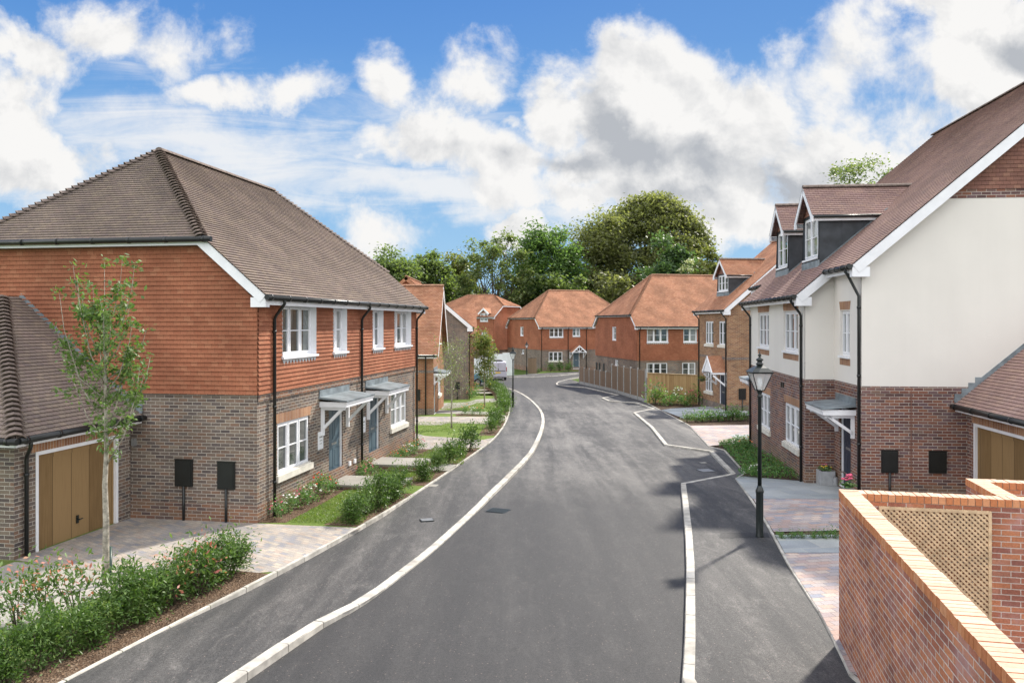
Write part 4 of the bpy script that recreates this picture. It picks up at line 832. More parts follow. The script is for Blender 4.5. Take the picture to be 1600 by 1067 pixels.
# ================================================================== left side: gabled houses beyond
G1 = House('gabled_house', (-4.33,43.7), (0,1), -.72, label='orange steep-roofed cottage with a white gable edge just beyond the large left house', cat='house')
w = [(2.8,4.6,.9,2.1), (2.6,4.4,3.95,5.15)]
def build_G1(H):
    L, D_, zl, zr = 6.6, 7.0, 3.42, 7.35; F = Pl((0,0,0), (1,0,0)); Sd = Pl((0,D_,0), (0,-1,0)); Rs = Pl((L,0,0), (0,1,0)); H.FP, H.LP = F, Sd; m_ = L/2; tn = (zr-zl)/(m_+.3)
    mb = MB(); zt = lambda x: zl-.08+tn*(x+.3); mb.panel(F, [(0,-.6), (L,-.6), (L,zt(0)), (m_,zr-.1), (0,zt(0))], w+[(.35,1.3,.12,2.2)], 0, .1, 0)
    mb.panel(Sd, rectp(0, D_, -.6, zl-.1), (), 0); mb.panel(Rs, rectp(0, D_, -.6, zl-.1), (), 0); mb.panel(Sd, rectp(-.01, D_+.01, -.6, .45), (), 1, d=.01); mb.panel(F, rectp(-.01, .35, -.6, .45), (), 1, d=.01); mb.panel(Sd, rectp(-.01, D_+.01, 2.42, 2.57), (), 1, d=.01); mb.panel(Pl((L,D_,0), (-1,0,0)), [(0,-.6), (L,-.6), (L,zt(0)), (m_,zr-.1), (0,zt(0))], (), 0)
    H.part('wall', mb, ['brick_rust', 'brick_dark'])
    rb = MB(); hy = math.hypot(1, tn); c_, s_ = 1/hy, tn/hy; T = (m_+.3)/c_
    rb.panel(Pl((-.3, D_, zl), (0,-1,0), (c_,0,s_)), rectp(0, D_+.3, 0, T), (), 0, gauge=.11, lip=.02); rb.panel(Pl((L+.3, 0, zl), (0,1,0), (-c_,0,s_)), rectp(-.3, D_, 0, T), (), 0, gauge=.11, lip=.02)
    ro = H.part('roof', rb, 'roof_orange'); H.ridge((m_, -.3, zr+.05), (m_, D_, zr+.05), 'bonnet_orange').parent = ro
    for xa in (-.3, L+.3):
        b = MB(); b.beam((xa, -.28, zl), (m_, -.28, zr), .03, .26, 0, .01); H.part('bargeboard', b, 'white_paint')
    f = MB(); f.box(-.27, -.24, -.2, D_, zl-.2, zl-.03); f.face([(-.25,-.2,zl-.16), (0,-.2,zl-.16), (0,D_,zl-.16), (-.25,D_,zl-.16)]); H.part('fascia', f, 'white_paint'); H.gutter((-.34,-.25,zl-.05), (-.34,D_,zl-.05)); H.downpipe((-.3,.4,zl-.08), (-.06,.42,zl-.4), -.1)
    H.window(F, *w[0], 3, .05, sill='stone'); H.window(F, *w[1], 3, .05, sill='white'); H.door(F, .35, 1.3, .12, 2.2); H.canopy(F, .05, 2.2, 2.45, .8, .5); H.meterbox(Sd, D_-.95, D_-.72, .9, 1.5, 0, False)
build_G1(G1)
G2 = House('gabled_house', (-3.06,55.9), (-.09,.996), -1.05, label='grey-brown brick house with plain gable and white bargeboard behind the bare sapling', cat='house')
gable_house(G2, 9.5, 2.7, 5.2, .85, 'brick_dark', 'roof_orange', 'bonnet_orange', fh=[(1.4,3.2,.9,2.1), (1.4,3.2,3.6,4.8)], band=None); G2.downpipe((.15,-.35,5.1), (.1,-.06,4.7), -.1)
G2.window(G2.FP, 1.4, 3.2, .9, 2.1, 3, .05, sill='stone'); G2.window(G2.FP, 1.4, 3.2, 3.6, 4.8, 3, .05, sill='stone'); G2.meterbox(G2.LP, 5.4-.95, 5.4-.62, .88, 1.35, 0)
def wing(H, x0, x1, out_, ze, rise):
    """front gabled wing, its roof running out towards the road"""
    xm = (x0+x1)/2; mb = MB(); F = Pl((0,-out_,0), (1,0,0)); mb.panel(F, [(x0,-.6), (x1,-.6), (x1,ze), (xm,ze+rise-.05), (x0,ze)], (), 0); mb.panel(Pl((x0,0,0), (0,-1,0)), rectp(0, out_, -.6, ze), (), 0); mb.panel(Pl((x1,-out_,0), (0,1,0)), rectp(0, out_, -.6, ze), (), 0); o = H.part('front_wing', mb, 'brick_tan')
    rb = MB(); hy = math.hypot((x1-x0)/2+.25, rise); c_, s_ = ((x1-x0)/2+.25)/hy, rise/hy
    rb.panel(Pl((x0-.25, 4, ze-.05), (0,-1,0), (c_,0,s_)), rectp(0, 4.25+out_, 0, hy), (), 0, gauge=.12, lip=.02); rb.panel(Pl((x1+.25, -out_-.25, ze-.05), (0,1,0), (-c_,0,s_)), rectp(0, 4.25+out_, 0, hy), (), 0, gauge=.12, lip=.02); H.part('wing_roof', rb, 'roof_orange', o)
    b = MB(); b.beam((x0-.25,-out_-.22,ze-.05), (xm,-out_-.22,ze-.05+rise), .04, .24); b.beam((x1+.25,-out_-.22,ze-.05), (xm,-out_-.22,ze-.05+rise), .04, .24); H.part('bargeboard', b, 'white_paint', o)
wing(G2, 3.9, 8.6, .55, 4.6, 2.05)
H3 = House('gabled_house', (-3.6,62.0), (0,1), -1.0, label='house behind showing only the red tiled peak of its gable over the orange cottage roof', cat='house')
def build_H3(H):
    # gable faces the near side, ridge runs away
    gable_house(H, 9, 4.65, 4.95, .83, 'tile_hung_red', 'roof_orange', 'bonnet_orange', bm='roof_orange')
build_H3(H3)

# ================================================================== ground finishes
def la(x, y): return (A0[0]+uA[0]*x+vA[0]*y, A0[1]+uA[1]*x+vA[1]*y)
def poly_at(*pp): return [at(px, py, GL) for px, py in pp]
LEr = [p for p in LE if p[1] < 61]
sheet('lawn', LEr+[(-7, 62), (-30, 62), (-30, 1), ], GL, 'lawn_green')
sheet('soil_bed', [p for p in RE]+[(10, 54), (40, 54), (40, 1)], GL-.02, 'soil_dark')
def strip(pts, a, b):
    """sub-strip between two offsets to the left of a line"""
    def off(d):
        o = []
        for i, p in enumerate(pts):
            q, r_ = pts[max(i-1, 0)], pts[min(i+1, len(pts)-1)]; t_ = V((r_[0]-q[0], r_[1]-q[1])).normalized(); o.append((p[0]-t_.y*d, p[1]+t_.x*d))
        return o
    return off(a)+off(b)[::-1]
def cut(line, pa, pb):
    """stretch of a line between the points nearest to two survey points"""
    a, b = at(*pa), at(*pb); n = 400; L = [0]
    for p, q in zip(line, line[1:]): L.append(L[-1]+math.dist(p, q))
    def P(s_):
        for i in range(len(line)-1):
            if s_ <= L[i+1]+1e-9: k = (s_-L[i])/(L[i+1]-L[i]); return (line[i][0]+k*(line[i+1][0]-line[i][0]), line[i][1]+k*(line[i+1][1]-line[i][1]))
    ss = [L[-1]*i/n for i in range(n+1)]; sa = min(ss, key=lambda s_: math.dist(P(s_), a)); sb = min(ss, key=lambda s_: math.dist(P(s_), b))
    m_ = max(3, int(abs(sb-sa)/.5)+1); return [P(sa+(sb-sa)*i/(m_-1)) for i in range(m_)]
hedges = [cut(LE, (40,1110), (428,906)), cut(LE, (562,832), (650,778)), cut(LE, (672,765), (752,705)), cut(LE, (778,684), (792,661)), cut(LE, (795,652), (764,607))]
for h in hedges: sheet('soil_bed', strip(h, .02, 1.0 if h is hedges[0] else .85), GL+.006, 'bark_mulch')
gf = lambda x, y: (P3[0]+uA[0]*x+vA[0]*y, P3[1]+uA[1]*x+vA[1]*y)
e0, e1 = cut(LE, (433,903), (565,830)), cut(LE, (640,784), (664,769))
sheet('driveway', e0+[la(-.02, -2.4), la(-.02, 0), la(-.0, 3.04), gf(.0, -.0), gf(-.1, -.55), at(215,899,GL), at(300,903,GL)], GL+.004, 'block_paving')
sheet('path', [gf(-.1,-.56)]+poly_at((215,900.5),(255,898),(170,927),(108,950),(60,975),(0,985))+[gf(-3.5,-1.3), gf(-3.5,-.2), gf(-.1,-.1)], GL+.003, 'slab_pale')
sheet('soil_bed', [la(.05,0), la(3.9,0), la(3.9,-.5), la(2.5,-.62), la(.15,-.6)], GL+.006, 'bark_mulch')
sheet('soil_bed', [la(5.25,0), la(7.0,0), la(7.0,-.6), la(5.25,-.9)], GL+.006, 'bark_mulch'); sheet('soil_bed', [la(8.3,0), la(12,0), la(12,-.8), la(8.3,-.9)], GL+.006, 'bark_mulch')
sheet('driveway', poly_at((646,676),(664,681),(755,687))+cut(LE, (775,687), (756,703))+poly_at((700,705),(655,702),(646,700)), GL+.004, 'block_paving')
sheet('driveway', poly_at((640,650.5),(765,651),)+cut(LE, (796,651), (793,661))+poly_at((762,662.5),(700,661),(690,664),(640,664)), GL+.004, 'block_paving')
sheet('path', poly_at((650,640),(680,640),(764,643.5),(764,647),(680,646)), GL+.006, 'slab_pale')
sheet('soil_bed', poly_at((712,646.5),(768,648),(768,650.6),(712,650)), GL+.008, 'bark_mulch')
sheet('driveway', poly_at((690,639.5),(727,636),(745,629.5),(781,627.5),(781,622),(745,624),(730,628),(690,630)), GL+.004, 'slab_pale')
for y0, y1 in ((612.5, 614.5), (608.5, 610)): sheet('path', poly_at((742,y1),(772,y1),(770,y0),(742,y0)), GL+.004, 'slab_pale')
# raised stone landings at the two front doors, with brick risers
def landing(x0, x1, depth, zt, label):
    r = empty('door_landing', (*A0, 0), math.atan2(uA[1], uA[0]), label=label, cat='step', group='stone landings at the front doors')
    b = MB(); b.box(x0, x1, -depth, -.02, -.6, zt-.05); b.box(x0+.25, x1, -depth-.75, -depth-.01, -.6, zt-.22); b.build('riser', 'brick_orange_plinth', r)
    b = MB(); b.box(x0-.02, x1+.02, -depth-.02, -.015, zt-.05, zt); b.box(x0+.23, x1+.02, -depth-.77, -depth-.021, zt-.22, zt-.17); b.build('slab', 'slab_pale', r)
landing(3.9, 5.15, 1.95, .15, 'pale stone landing at the left of the two blue doors'); landing(7.0, 8.25, 1.7, .15, 'pale stone landing at the right of the two blue doors')
for x0, x1, d0 in ((4.1, 5.15, 2.7), (7.2, 8.25, 2.4)):
    ln = [la(x0, -d0), la(x1, -d0)]; far = []
    for x in (x1, x0):
        k = d0
        while True:
            p = la(x, -k); near = min(LE, key=lambda q: abs(q[1]-p[1])); i = LE.index(near); a, b = LE[max(0, i-1)], LE[min(len(LE)-1, i+1)]
            xe = a[0]+(b[0]-a[0])*(p[1]-a[1])/(b[1]-a[1])
            if p[0] >= xe-.02 or k > 8: break
            k += .05
        far.append(p)
    sheet('path', ln+far, GL+.01, 'slab_pale')
# right-hand frontages
sheet('path', A((1149,753),(1160,749),(1262,757.5))+[(9.1,22),(8.65,19.3)]+A((1345,785),(1176,785)), GL+.0, 'slab_grey')
sheet('driveway', A((1177,785.5),(1360,785.5),(1360,835),(1209,838)), GL+.002, 'block_paving_red')
sheet('driveway', A((1327,1060),(1308,1018),(1279,962),(1236,893),(1226,872),(1420,872))+[(8.5,15.5),(8.6,8),(4.75,2),(4.55,8)], GL+.002, 'block_paving_red')
sheet('path', A((1211,843),(1420,842),(1420,871.5),(1226,871.5)), GL+.004, 'slab_grey')
sheet('driveway', A((1078,668),(1190,667),(1178,694),(1128,698.5),(1109,701)), GL+.002, 'block_paving_red')
sheet('path', A((1148,690),(1180,688),(1180,682),(1140,683)), GL+.01, 'slab_grey')
sheet('path', A((1033,643),(1050,640.5),(1120,636.5),(1140,643),(1190,646),(1190,651),(1068,656.5)), GL+.002, 'slab_grey')
# patch of new tarmac around the near lamp post, road gully, covers
sheet('tarmac_patch', A((1124,845),(1203,844),(1199,836.5),(1126,836.5)), hpr(0)+.004, 'asphalt_new' if 'asphalt_new' in MATS else 'asphalt_path')
def cover(px, py, w, d, off, label, name='cover', m_='metal_grey', bars=0, rz=.3):
    x, y = at(px, py, off); r = empty(name, (x, y, g(y)+off), rz, label=label, cat='drain cover'); b = MB(); b.box(-w/2, w/2, -d/2, d/2, -.02, .006); b.build('frame', 'black_iron', r)
    b = MB()
    if bars:
        for i in range(bars): b.box(-w/2+.03+i*(w-.06)/bars, -w/2+.03+(i+.6)*(w-.06)/bars, -d/2+.03, d/2-.03, .006, .014)
    else: b.box(-w/2+.02, w/2-.02, -d/2+.02, d/2-.02, .006, .012)
    b.build('grate' if bars else 'lid', m_, r)
cover(778, 797.5, .5, .45, .002, 'black slotted gully grate beside the left kerb', 'gully_grate', 'black_iron', 7, -.4)
cover(667, 812, .3, .24, hpl(17)+.002, 'small blue-grey cover plate in the left pavement', 'stopcock_cover')
cover(1103, 735, .45, .45, .002, 'grey round-edged manhole plate in the road bay on the right', 'manhole_cover'); cover(1099, 723, .25, .2, .002, 'smaller pale plate behind the manhole in the road bay', 'stopcock_cover', 'concrete')

# ================================================================== red brick garden wall in front
GW = empty('garden_wall', (4.45, 10.8, 0), math.atan2(-.2143, .9768), label='tall red brick garden wall with pale brick-on-edge coping in the right foreground', cat='wall')
T_ = .225; ZT = 2.19
b = MB(); zc = ZT-.105
b.box(0, T_, -9.6, 0, -.5, zc); b.box(T_, 7, -T_, 0, -.5, zc); b.box(1.95, 1.95+T_, 0, 1.2, -.5, zc); b.box(1.95+T_, 7, 1.2-T_, 1.2, -.5, zc)
b.build('wall', 'brick_wall', GW)
def coping(b, x0, x1, y0, y1, along_x):
    n = int(round(((x1-x0) if along_x else (y1-y0))/.0865))
    for i in range(n):
        j = random.uniform(-.0025, .0025); k = random.choice((0, 0, 1, 2)); a = (x0 if along_x else y0)+i*.0865
        if along_x: b.box(a+.005, a+.0815, y0-.006+j, y1+.006+j, zc+.008, ZT+j, k)
        else: b.box(x0-.006+j, x1+.006+j, a+.005, a+.0815, zc+.008, ZT+j, k)
    for i in range(n): b.m[-6*n+6*i+1] += 4         # paler upper faces: sunlight painted into the brick colour
    b.box(x0+.004, x1-.004, y0+.004, y1-.004, zc, ZT-.02, 3)
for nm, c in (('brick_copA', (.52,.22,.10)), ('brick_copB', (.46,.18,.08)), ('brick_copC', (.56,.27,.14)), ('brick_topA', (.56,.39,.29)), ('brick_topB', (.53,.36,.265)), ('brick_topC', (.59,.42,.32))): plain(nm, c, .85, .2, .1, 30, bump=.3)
plain('mortar', (.36,.30,.24), .95, .1, .15, 30)
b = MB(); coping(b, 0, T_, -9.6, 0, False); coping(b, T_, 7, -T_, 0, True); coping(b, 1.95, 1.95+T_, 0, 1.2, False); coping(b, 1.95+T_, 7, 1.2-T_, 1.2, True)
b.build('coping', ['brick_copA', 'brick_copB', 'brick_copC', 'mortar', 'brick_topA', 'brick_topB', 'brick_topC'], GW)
TR = empty('trellis_panel', (4.45, 10.8, 0), math.atan2(-.2143, .9768), label='square timber lattice trellis fixed to the inside of the garden wall', cat='trellis')
x0, x1, z0, z1, yf = .45, 1.79, .2, 2.035, -T_-.004
b = MB(); b.box(x0, x1, yf-.034, yf, z1-.035, z1); b.box(x0, x1, yf-.034, yf, z0, z0+.035); b.box(x0, x0+.035, yf-.034, yf, z0+.035, z1-.035); b.box(x1-.035, x1, yf-.034, yf, z0+.035, z1-.035); b.build('frame', 'trellis_wood', TR)
b = MB(); st = .069
for sg, dd in ((1, yf-.012), (-1, yf-.024)):
    c = x0-(z1-z0) if sg > 0 else x0
    while c < (x1 if sg > 0 else x1+(z1-z0)):
        # line x = c + sg*(z-z0)
        za = z0+max(0, (x0-c) if sg > 0 else (c-x1)); zb = min(z1, z0+((x1-c) if sg > 0 else (c-x0)))
        if zb-za > .03:
            p, q = V((c+sg*(za-z0), dd, za)), V((c+sg*(zb-z0), dd, zb)); d = (q-p).normalized(); nn = V((-d.z, 0, d.x))*.0125; t_ = V((0, .005, 0))
            b.hexa([p-nn-t_, p+nn-t_, p+nn+t_, p-nn+t_, q-nn-t_, q+nn-t_, q+nn+t_, q-nn+t_])
        c += st
b.build('lattice', 'trellis_wood', TR)

# ================================================================== street lamps
def lamp(x, y, z, label, src=None):
    if src:
        r = copy_tree(src); r.location = (x, y, z); r['label'] = label; return r
    r = empty('street_lamp', (x, y, z), label=label, cat='street lamp', group='black heritage street lamps')
    b = MB(); b.lathe([(.085,-.2), (.085,.02), (.075,.05), (.075,.9), (.083,.91), (.083,.95), (.06,1.0), (.045,1.05)], n=16); b.build('base', 'black_iron', r)
    b = MB(); b.lathe([(.042,1.05), (.037,2.86), (.05,2.87), (.05,2.9), (.035,2.93), (.06,3.0), (.075,3.02)], n=14); b.build('pole', 'black_iron', r)
    L = empty('lantern', (0, 0, 3.02), R(45)); L.parent = r
    b = MB(); q = 2**.5; lo, hi, h = .075, .2, .36
    for i in range(4):
        a, c = R(90*i), R(90*i+90); p0, p1 = V((lo*q*math.cos(a), lo*q*math.sin(a), 0)), V((hi*q*math.cos(a), hi*q*math.sin(a), h)); b.tube([p0, p1], .011, 6)
        p2, p3 = V((hi*q*math.cos(c), hi*q*math.sin(c), h)), V((lo*q*math.cos(c), lo*q*math.sin(c), 0)); b.tube([p1, p2], .013, 6); b.tube([p3, p0], .012, 6)
    b.lathe([(hi*q+.02,h), (hi*q+.035,h+.02), (.13*q,h+.10), (.055,h+.15), (.05,h+.16)], n=4, smooth=False); b.build('frame', 'black_iron', L)
    b = MB(); b.lathe([(.07,h+.155), (.075,h+.19), (.05,h+.2), (.05,h+.24), (.075,h+.25), (.07,h+.28), (.03,h+.30), (.02,h+.33), (.035,h+.35), (.035,h+.37), (.012,h+.39), (.008,h+.44)], n=10); b.build('finial', 'black_iron', L)
    b = MB()
    for i in range(4):
        a, c = R(90*i), R(90*i+90); b.face([V((lo*q*math.cos(a),lo*q*math.sin(a),.01)), V((lo*q*math.cos(c),lo*q*math.sin(c),.01)), V((hi*q*math.cos(c),hi*q*math.sin(c),h)), V((hi*q*math.cos(a),hi*q*math.sin(a),h))])
    b.build('pane', 'glass_clear', L); b = MB(); b.lathe([(.03,.0), (.03,.08), (.045,.1), (.05,.2), (.03,.26), (.01,.27)], n=10); b.build('bulb', 'white_paint', L)
    return r
x, y = at(1187, 838, .06); l1 = lamp(x, y, g(y)+.06, 'tall black lamp post at the near right pavement in front of the cream house')
x, y = at(801.5, 637, .05); lamp(x, y, g(y)+.05, 'black lamp post on the left pavement at the end of the hedge', l1)
x, y = at(823, 585.4, .08); lamp(x, y, g(y)+.08, 'farthest black lamp post beside the white hoarding', l1)

# ================================================================== fences, hoarding
pp = [(905.6,600.3),(911.3,601.3),(917.3,602.8),(926.3,605),(935.6,607.3),(946.3,610.3),(956.3,612.5),(967,615.3),(976.9,618.1),(987.2,621.9),(997.5,624.7),(1009.1,629.4)]
pts = [at(*p) for p in pp]; q0, q1, q2 = V((*pts[0], 0)), V((*pts[6], 0)), V((*pts[-1], 0))
pts = [q0.lerp(q1, i/6) for i in range(7)]+[q1.lerp(q2, i/5) for i in range(1, 6)]
FE = empty('boarded_fence', (0, 0, 0), label='dark boarded fence with pale concrete posts stepping down along the right kerb', cat='fence')
for i, p in enumerate(pts):
    h = 2.3 if i >= 6 else 1.65; b = MB(); d = (pts[min(i+1, 11)]-pts[max(i-1, 0)]).normalized(); z = g(p.y); b.beam(p+V((0,0,z-.3)), p+V((0,0,z+h)), .11, .11); o = b.build('concrete_post', 'concrete_post', FE)
    if i < 11:
        q = pts[i+1]; hh = (2.2 if i >= 6 else 1.55); zz = g(p.y); zq = g(q.y); nn = V((-(q-p).y, (q-p).x, 0)).normalized()*.02; a, c = p+(q-p).normalized()*.06, q-(q-p).normalized()*.06
        b = MB(); b.hexa([a-nn+V((0,0,zz-.1)), c-nn+V((0,0,zq-.1)), c+nn+V((0,0,zq-.1)), a+nn+V((0,0,zz-.1)), a-nn+V((0,0,zz+.3)), c-nn+V((0,0,zq+.3)), c+nn+V((0,0,zq+.3)), a+nn+V((0,0,zz+.3))]); b.build('gravel_board', 'concrete_post', FE)
        b = MB(); n = max(4, int((q-p).length/.14))
        for k in range(n):
            s0, s1 = a.lerp(c, k/n), a.lerp(c, (k+1.1)/n if k < n-1 else 1); z0_, z1_ = zz+(zq-zz)*k/n, zz+(zq-zz)*(k+1)/n; m1 = nn*(.6 if k % 2 else .85)
            b.hexa([s0-m1+V((0,0,z0_+.301)), s1-m1*.5+V((0,0,z1_+.301)), s1+m1+V((0,0,z1_+.301)), s0+m1+V((0,0,z0_+.301)), s0-m1+V((0,0,zz+hh)), s1-m1*.5+V((0,0,zz+hh)), s1+m1+V((0,0,zz+hh)), s0+m1+V((0,0,zz+hh))])
        b.build('fence_panel', 'fence_brown', FE)
gp0 = pts[-1]+V((.1,0,0)); gp1 = V((FO.x-.1, FO.y, 0)); FG = empty('board_fence', (0,0,0), label='golden timber board fence between the concrete-post fence and the tan brick house', cat='fence')
n = 3
for i in range(n):
    a, c = gp0.lerp(gp1, i/n), gp0.lerp(gp1, (i+1)/n); b = MB(); m_ = 9; nn = V((-(c-a).y, (c-a).x, 0)).normalized()
    for k in range(m_):
        s0, s1 = a.lerp(c, k/m_), a.lerp(c, (k+1.08)/m_); o_ = nn*(.012 if k % 2 else .0); z = -1.1
        b.hexa([s0+o_+V((0,0,z)), s1+o_+V((0,0,z)), s1+o_+nn*.02+V((0,0,z)), s0+o_+nn*.02+V((0,0,z)), s0+o_+V((0,0,1.05)), s1+o_+V((0,0,1.05)), s1+o_+nn*.02+V((0,0,1.05)), s0+o_+nn*.02+V((0,0,1.05))])
    b.build('fence_panel', 'fence_golden', FG); b = MB(); b.beam(a-nn*.02+V((0,0,1.05)), c-nn*.02+V((0,0,1.05)), .09, .03, 0, -.03); b.build('capping', 'trellis_wood', FG)
HO = empty('site_hoarding', (0,0,0), label='plain white site hoarding boards behind the parked vans', cat='hoarding')
a, c = V((-4.9, 86.2, 0)), V((.22, 89.8, 0))
for i in range(4):
    p, q = a.lerp(c, i/4), a.lerp(c, (i+1)/4); b = MB(); z = g(p.y); h = 2.0+.13*i+(.2 if i > 1 else 0); d = (q-p).normalized()*.01; b.beam(p+d+V((0,0,z+h)), q-d+V((0,0,z+h)), .03, h+.1); b.build('panel', 'hoarding_white', HO)
    b = MB(); b.beam(p+V((0.1,.2,z-.2)), p+V((.1,.2,z+h-.2)), .08, .08); b.build('post', 'fence_brown', HO)
# side gate post by the far orange house
b = MB(); b.box(-.45, .45, -.03, .03, 0, 1.8); b.box(-.5, -.45, -.05, .05, 0, 1.9); b.box(.45, .5, -.05, .05, 0, 1.9); x, y = at(832, 583.5, .05); o = b.build('side_gate', 'fence_brown'); o.location = (x, y+1, g(y)); tag(o, 'weathered side gate between the hoarding and the farthest lamp post', 'gate')

# ================================================================== vehicles
def ring(w, z0, z1, tum, r=.12):
    """closed section of a vehicle body: half width w, sill z0, top z1, top half width w*tum"""
    o = []
    for sx in (1, -1):
        p = [(w*.93, z0), (w, z0+.12), (w, z0+(z1-z0)*.45), (w*(tum*.65+.35), z0+(z1-z0)*.66), (w*tum, z1-r), (w*tum-r*.35, z1-r*.3), (w*tum-r, z1)]
        o += [(sx*a, b) for a, b in (p if sx > 0 else p[::-1])]
    return o
def loft(secs, m=0):
    mb = MB(); i0 = 0; n = len(secs[0][1])
    for xx, rg in secs:
        for yy, zz in rg: mb.v.append((xx, yy, zz))
    for k in range(len(secs)-1):
        for j in range(n):
            a, b = k*n+j, k*n+(j+1) % n; mb.f.append((a, a+n, b+n, b)[::-1]); mb.m.append(m); mb.uv.append(None); mb.sm.append(True)
    mb.f.append(tuple(range(n))[::-1]); mb.f.append(tuple((len(secs)-1)*n+j for j in range(n))); mb.m += [m, m]; mb.uv += [None, None]; mb.sm += [False, False]; return mb
def wheel(root, x, y, r=.32):
    s = 1 if y > 0 else -1; b = MB(); b.tube([(x, y-.1, r), (x, y+.1, r)], [r, r], 20); w = b.build('wheel', 'tyre_black', root); b = MB(); b.tube([(x, y+s*.1, r), (x, y+s*.112, r)], [r*.62, r*.58], 14); b.build('rim', 'metal_grey', w)
def vehicle(kind, name, loc, rz, paint, label, cat):
    r = empty(name, loc, R(rz), label=label, cat=cat); S_ = (.2,)
    if kind == 'van':
        secs = [(-2.1, ring(.85,.36,1.8,.93)), (-2.05, ring(.87,.3,1.9,.93)), (-1.2, ring(.89,.28,1.95,.93)), (.5, ring(.89,.28,1.92,.92)), (.9, ring(.89,.28,1.72,.85)), (1.35, ring(.88,.28,1.2,.93)), (2.0, ring(.84,.3,1.02,.9)), (2.2, ring(.74,.36,.8,.9))]
    else:
        secs = [(-2.0, ring(.76,.4,.95,.9)), (-1.9, ring(.82,.3,1.1,.88)), (-1.45, ring(.86,.26,1.42,.78)), (-.8, ring(.87,.25,1.5,.76)), (.1, ring(.87,.25,1.46,.76)), (.75, ring(.87,.25,1.1,.86)), (1.5, ring(.85,.26,.98,.88)), (2.0, ring(.76,.3,.78,.9)), (2.1, ring(.66,.36,.68,.9))]
    loft(secs).build('body', paint, r)
    wx = (-1.35, 1.35) if kind == 'van' else (-1.3, 1.3)
    for x_ in wx:
        for y_ in (-.78, .78): wheel(r, x_, y_)
    if kind == 'van':
        b = MB(); b.face([(.93,-.70,1.68), (.93,.70,1.68), (1.33,.72,1.2), (1.33,-.72,1.2)]); o = b.build('windscreen', 'glass_dark', r); o.location = (.02, 0, .02)
        for s in (1, -1): b = MB(); f = [(-.0+.1, s*.885, 1.2), (1.2, s*.885, 1.2), (.85, s*.79, 1.66), (.1, s*.79, 1.7)]; b.face(f if s < 0 else f[::-1]); b.build('side_window', 'glass_dark', r).location = (0, s*.012, 0)
        b = MB(); b.box(-2.12, -2.09, -.7, .7, .95, 1.0); b.box(-2.13, -2.09, -.008, .008, .7, 1.7); b.build('rear_door_trim', 'black_plastic', r)
        b = MB(); b.box(-2.17, -2.0, -.85, .85, .4, .62); b.build('bumper', paint, r); b = MB(); b.box(-2.135, -2.1, -.26, .26, .74, .86); b.build('number_plate', 'plate_yellow', r)
        for s in (1, -1): b = MB(); b.box(-2.1, -2.0, min(s*.78, s*.88), max(s*.78, s*.88), .9, 1.35); b.build('tail_light', 'lamp_red', r)
        b = MB(); b.box(-2.13, -2.09, -.06, .0, 1.05, 1.2); b.build('handle', 'black_plastic', r); b = MB(); b.box(-1.9, .3, -.5, .5, 1.95, 1.99); b.build('roof_rack', 'black_plastic', r)
    else:
        for s in (1, -1):
            for x0_, x1_, t0, t1 in ((-1.35, -.3, -1.2, -.3), (-.22, .62, -.22, .15)):
                b = MB(); f = [(x0_, s*.80, .98), (x1_, s*.80, .98), (t1, s*.665, 1.37), (t0, s*.665, 1.37)]; b.face(f if s < 0 else f[::-1]); b.build('side_window', 'glass_dark', r).location = (0, s*.035, 0)
            b = MB(); b.box(1.85, 2.02, min(s*.5, s*.74), max(s*.5, s*.74), .55, .72); b.build('headlight', 'car_white', r); b = MB(); b.box(-2.02, -1.9, min(s*.55, s*.78), max(s*.55, s*.78), .75, .95); b.build('tail_light', 'lamp_red', r)
        b = MB(); b.face([(.18,-.64,1.42), (.18,.64,1.42), (.74,.72,1.1), (.74,-.72,1.1)]); b.build('windscreen', 'glass_dark', r).location = (.02, 0, .025)
    return r
x, y = at(775, 594.5); vehicle('van', 'parked_van', (x, y+2.1, g(y)), 96, 'car_silver', 'silver panel van seen from its rear with a yellow number plate', 'van')
x, y = at(746, 602); vehicle('car', 'parked_car', (-4.55, 73.4, g(74.6)), 8, 'car_blue', 'blue hatchback parked side-on behind the hedge', 'car')
vehicle('van', 'parked_van', (-6.3, 80.5, g(80)), 4, 'car_white', 'white van behind the blue hatchback, mostly hidden', 'van')

# ================================================================== vegetation
def leaf_mesh(name, C, L, W_, mname, parent=None, up=.35, droop=0, seed=0, mat2=None, frac2=0, out_dir=None):
    """one small folded quad per leaf, centred at C (n x 3)"""
    rg = np.random.default_rng(seed); n = len(C); d = rg.normal(size=(n, 3)); d[:, 2] = d[:, 2]*.6+up-droop
    if out_dir is not None: d += out_dir*1.2
    d /= np.linalg.norm(d, axis=1)[:, None]; s = np.cross(d, rg.normal(size=(n, 3))*.5+np.array([0, 0, 1.0])); s /= np.linalg.norm(s, axis=1)[:, None]+1e-9; nn = np.cross(s, d)
    l = L*rg.uniform(.65, 1.25, n)[:, None]; w = W_*rg.uniform(.7, 1.2, n)[:, None]
    P = np.stack([C-d*l*.5, C+s*w*.5-nn*w*.12, C+d*l*.5-nn*l*.1, C-s*w*.5-nn*w*.12], 1).reshape(-1, 3)
    me = bpy.data.meshes.new(name); me.vertices.add(4*n); me.vertices.foreach_set('co', P.ravel()); me.loops.add(4*n); me.loops.foreach_set('vertex_index', np.arange(4*n)); me.polygons.add(n); me.polygons.foreach_set('loop_start', np.arange(n)*4)
    me.update(calc_edges=True); me.validate(); me.materials.append(MATS[mname])
    if mat2:
        me.materials.append(MATS[mat2]); zz = C[:, 2]; me.polygons.foreach_set('material_index', ((rg.random(n) < frac2)).astype(np.int32))
    o = bpy.data.objects.new(name, me); COL.objects.link(o)
    if parent: o.parent = parent
    return o
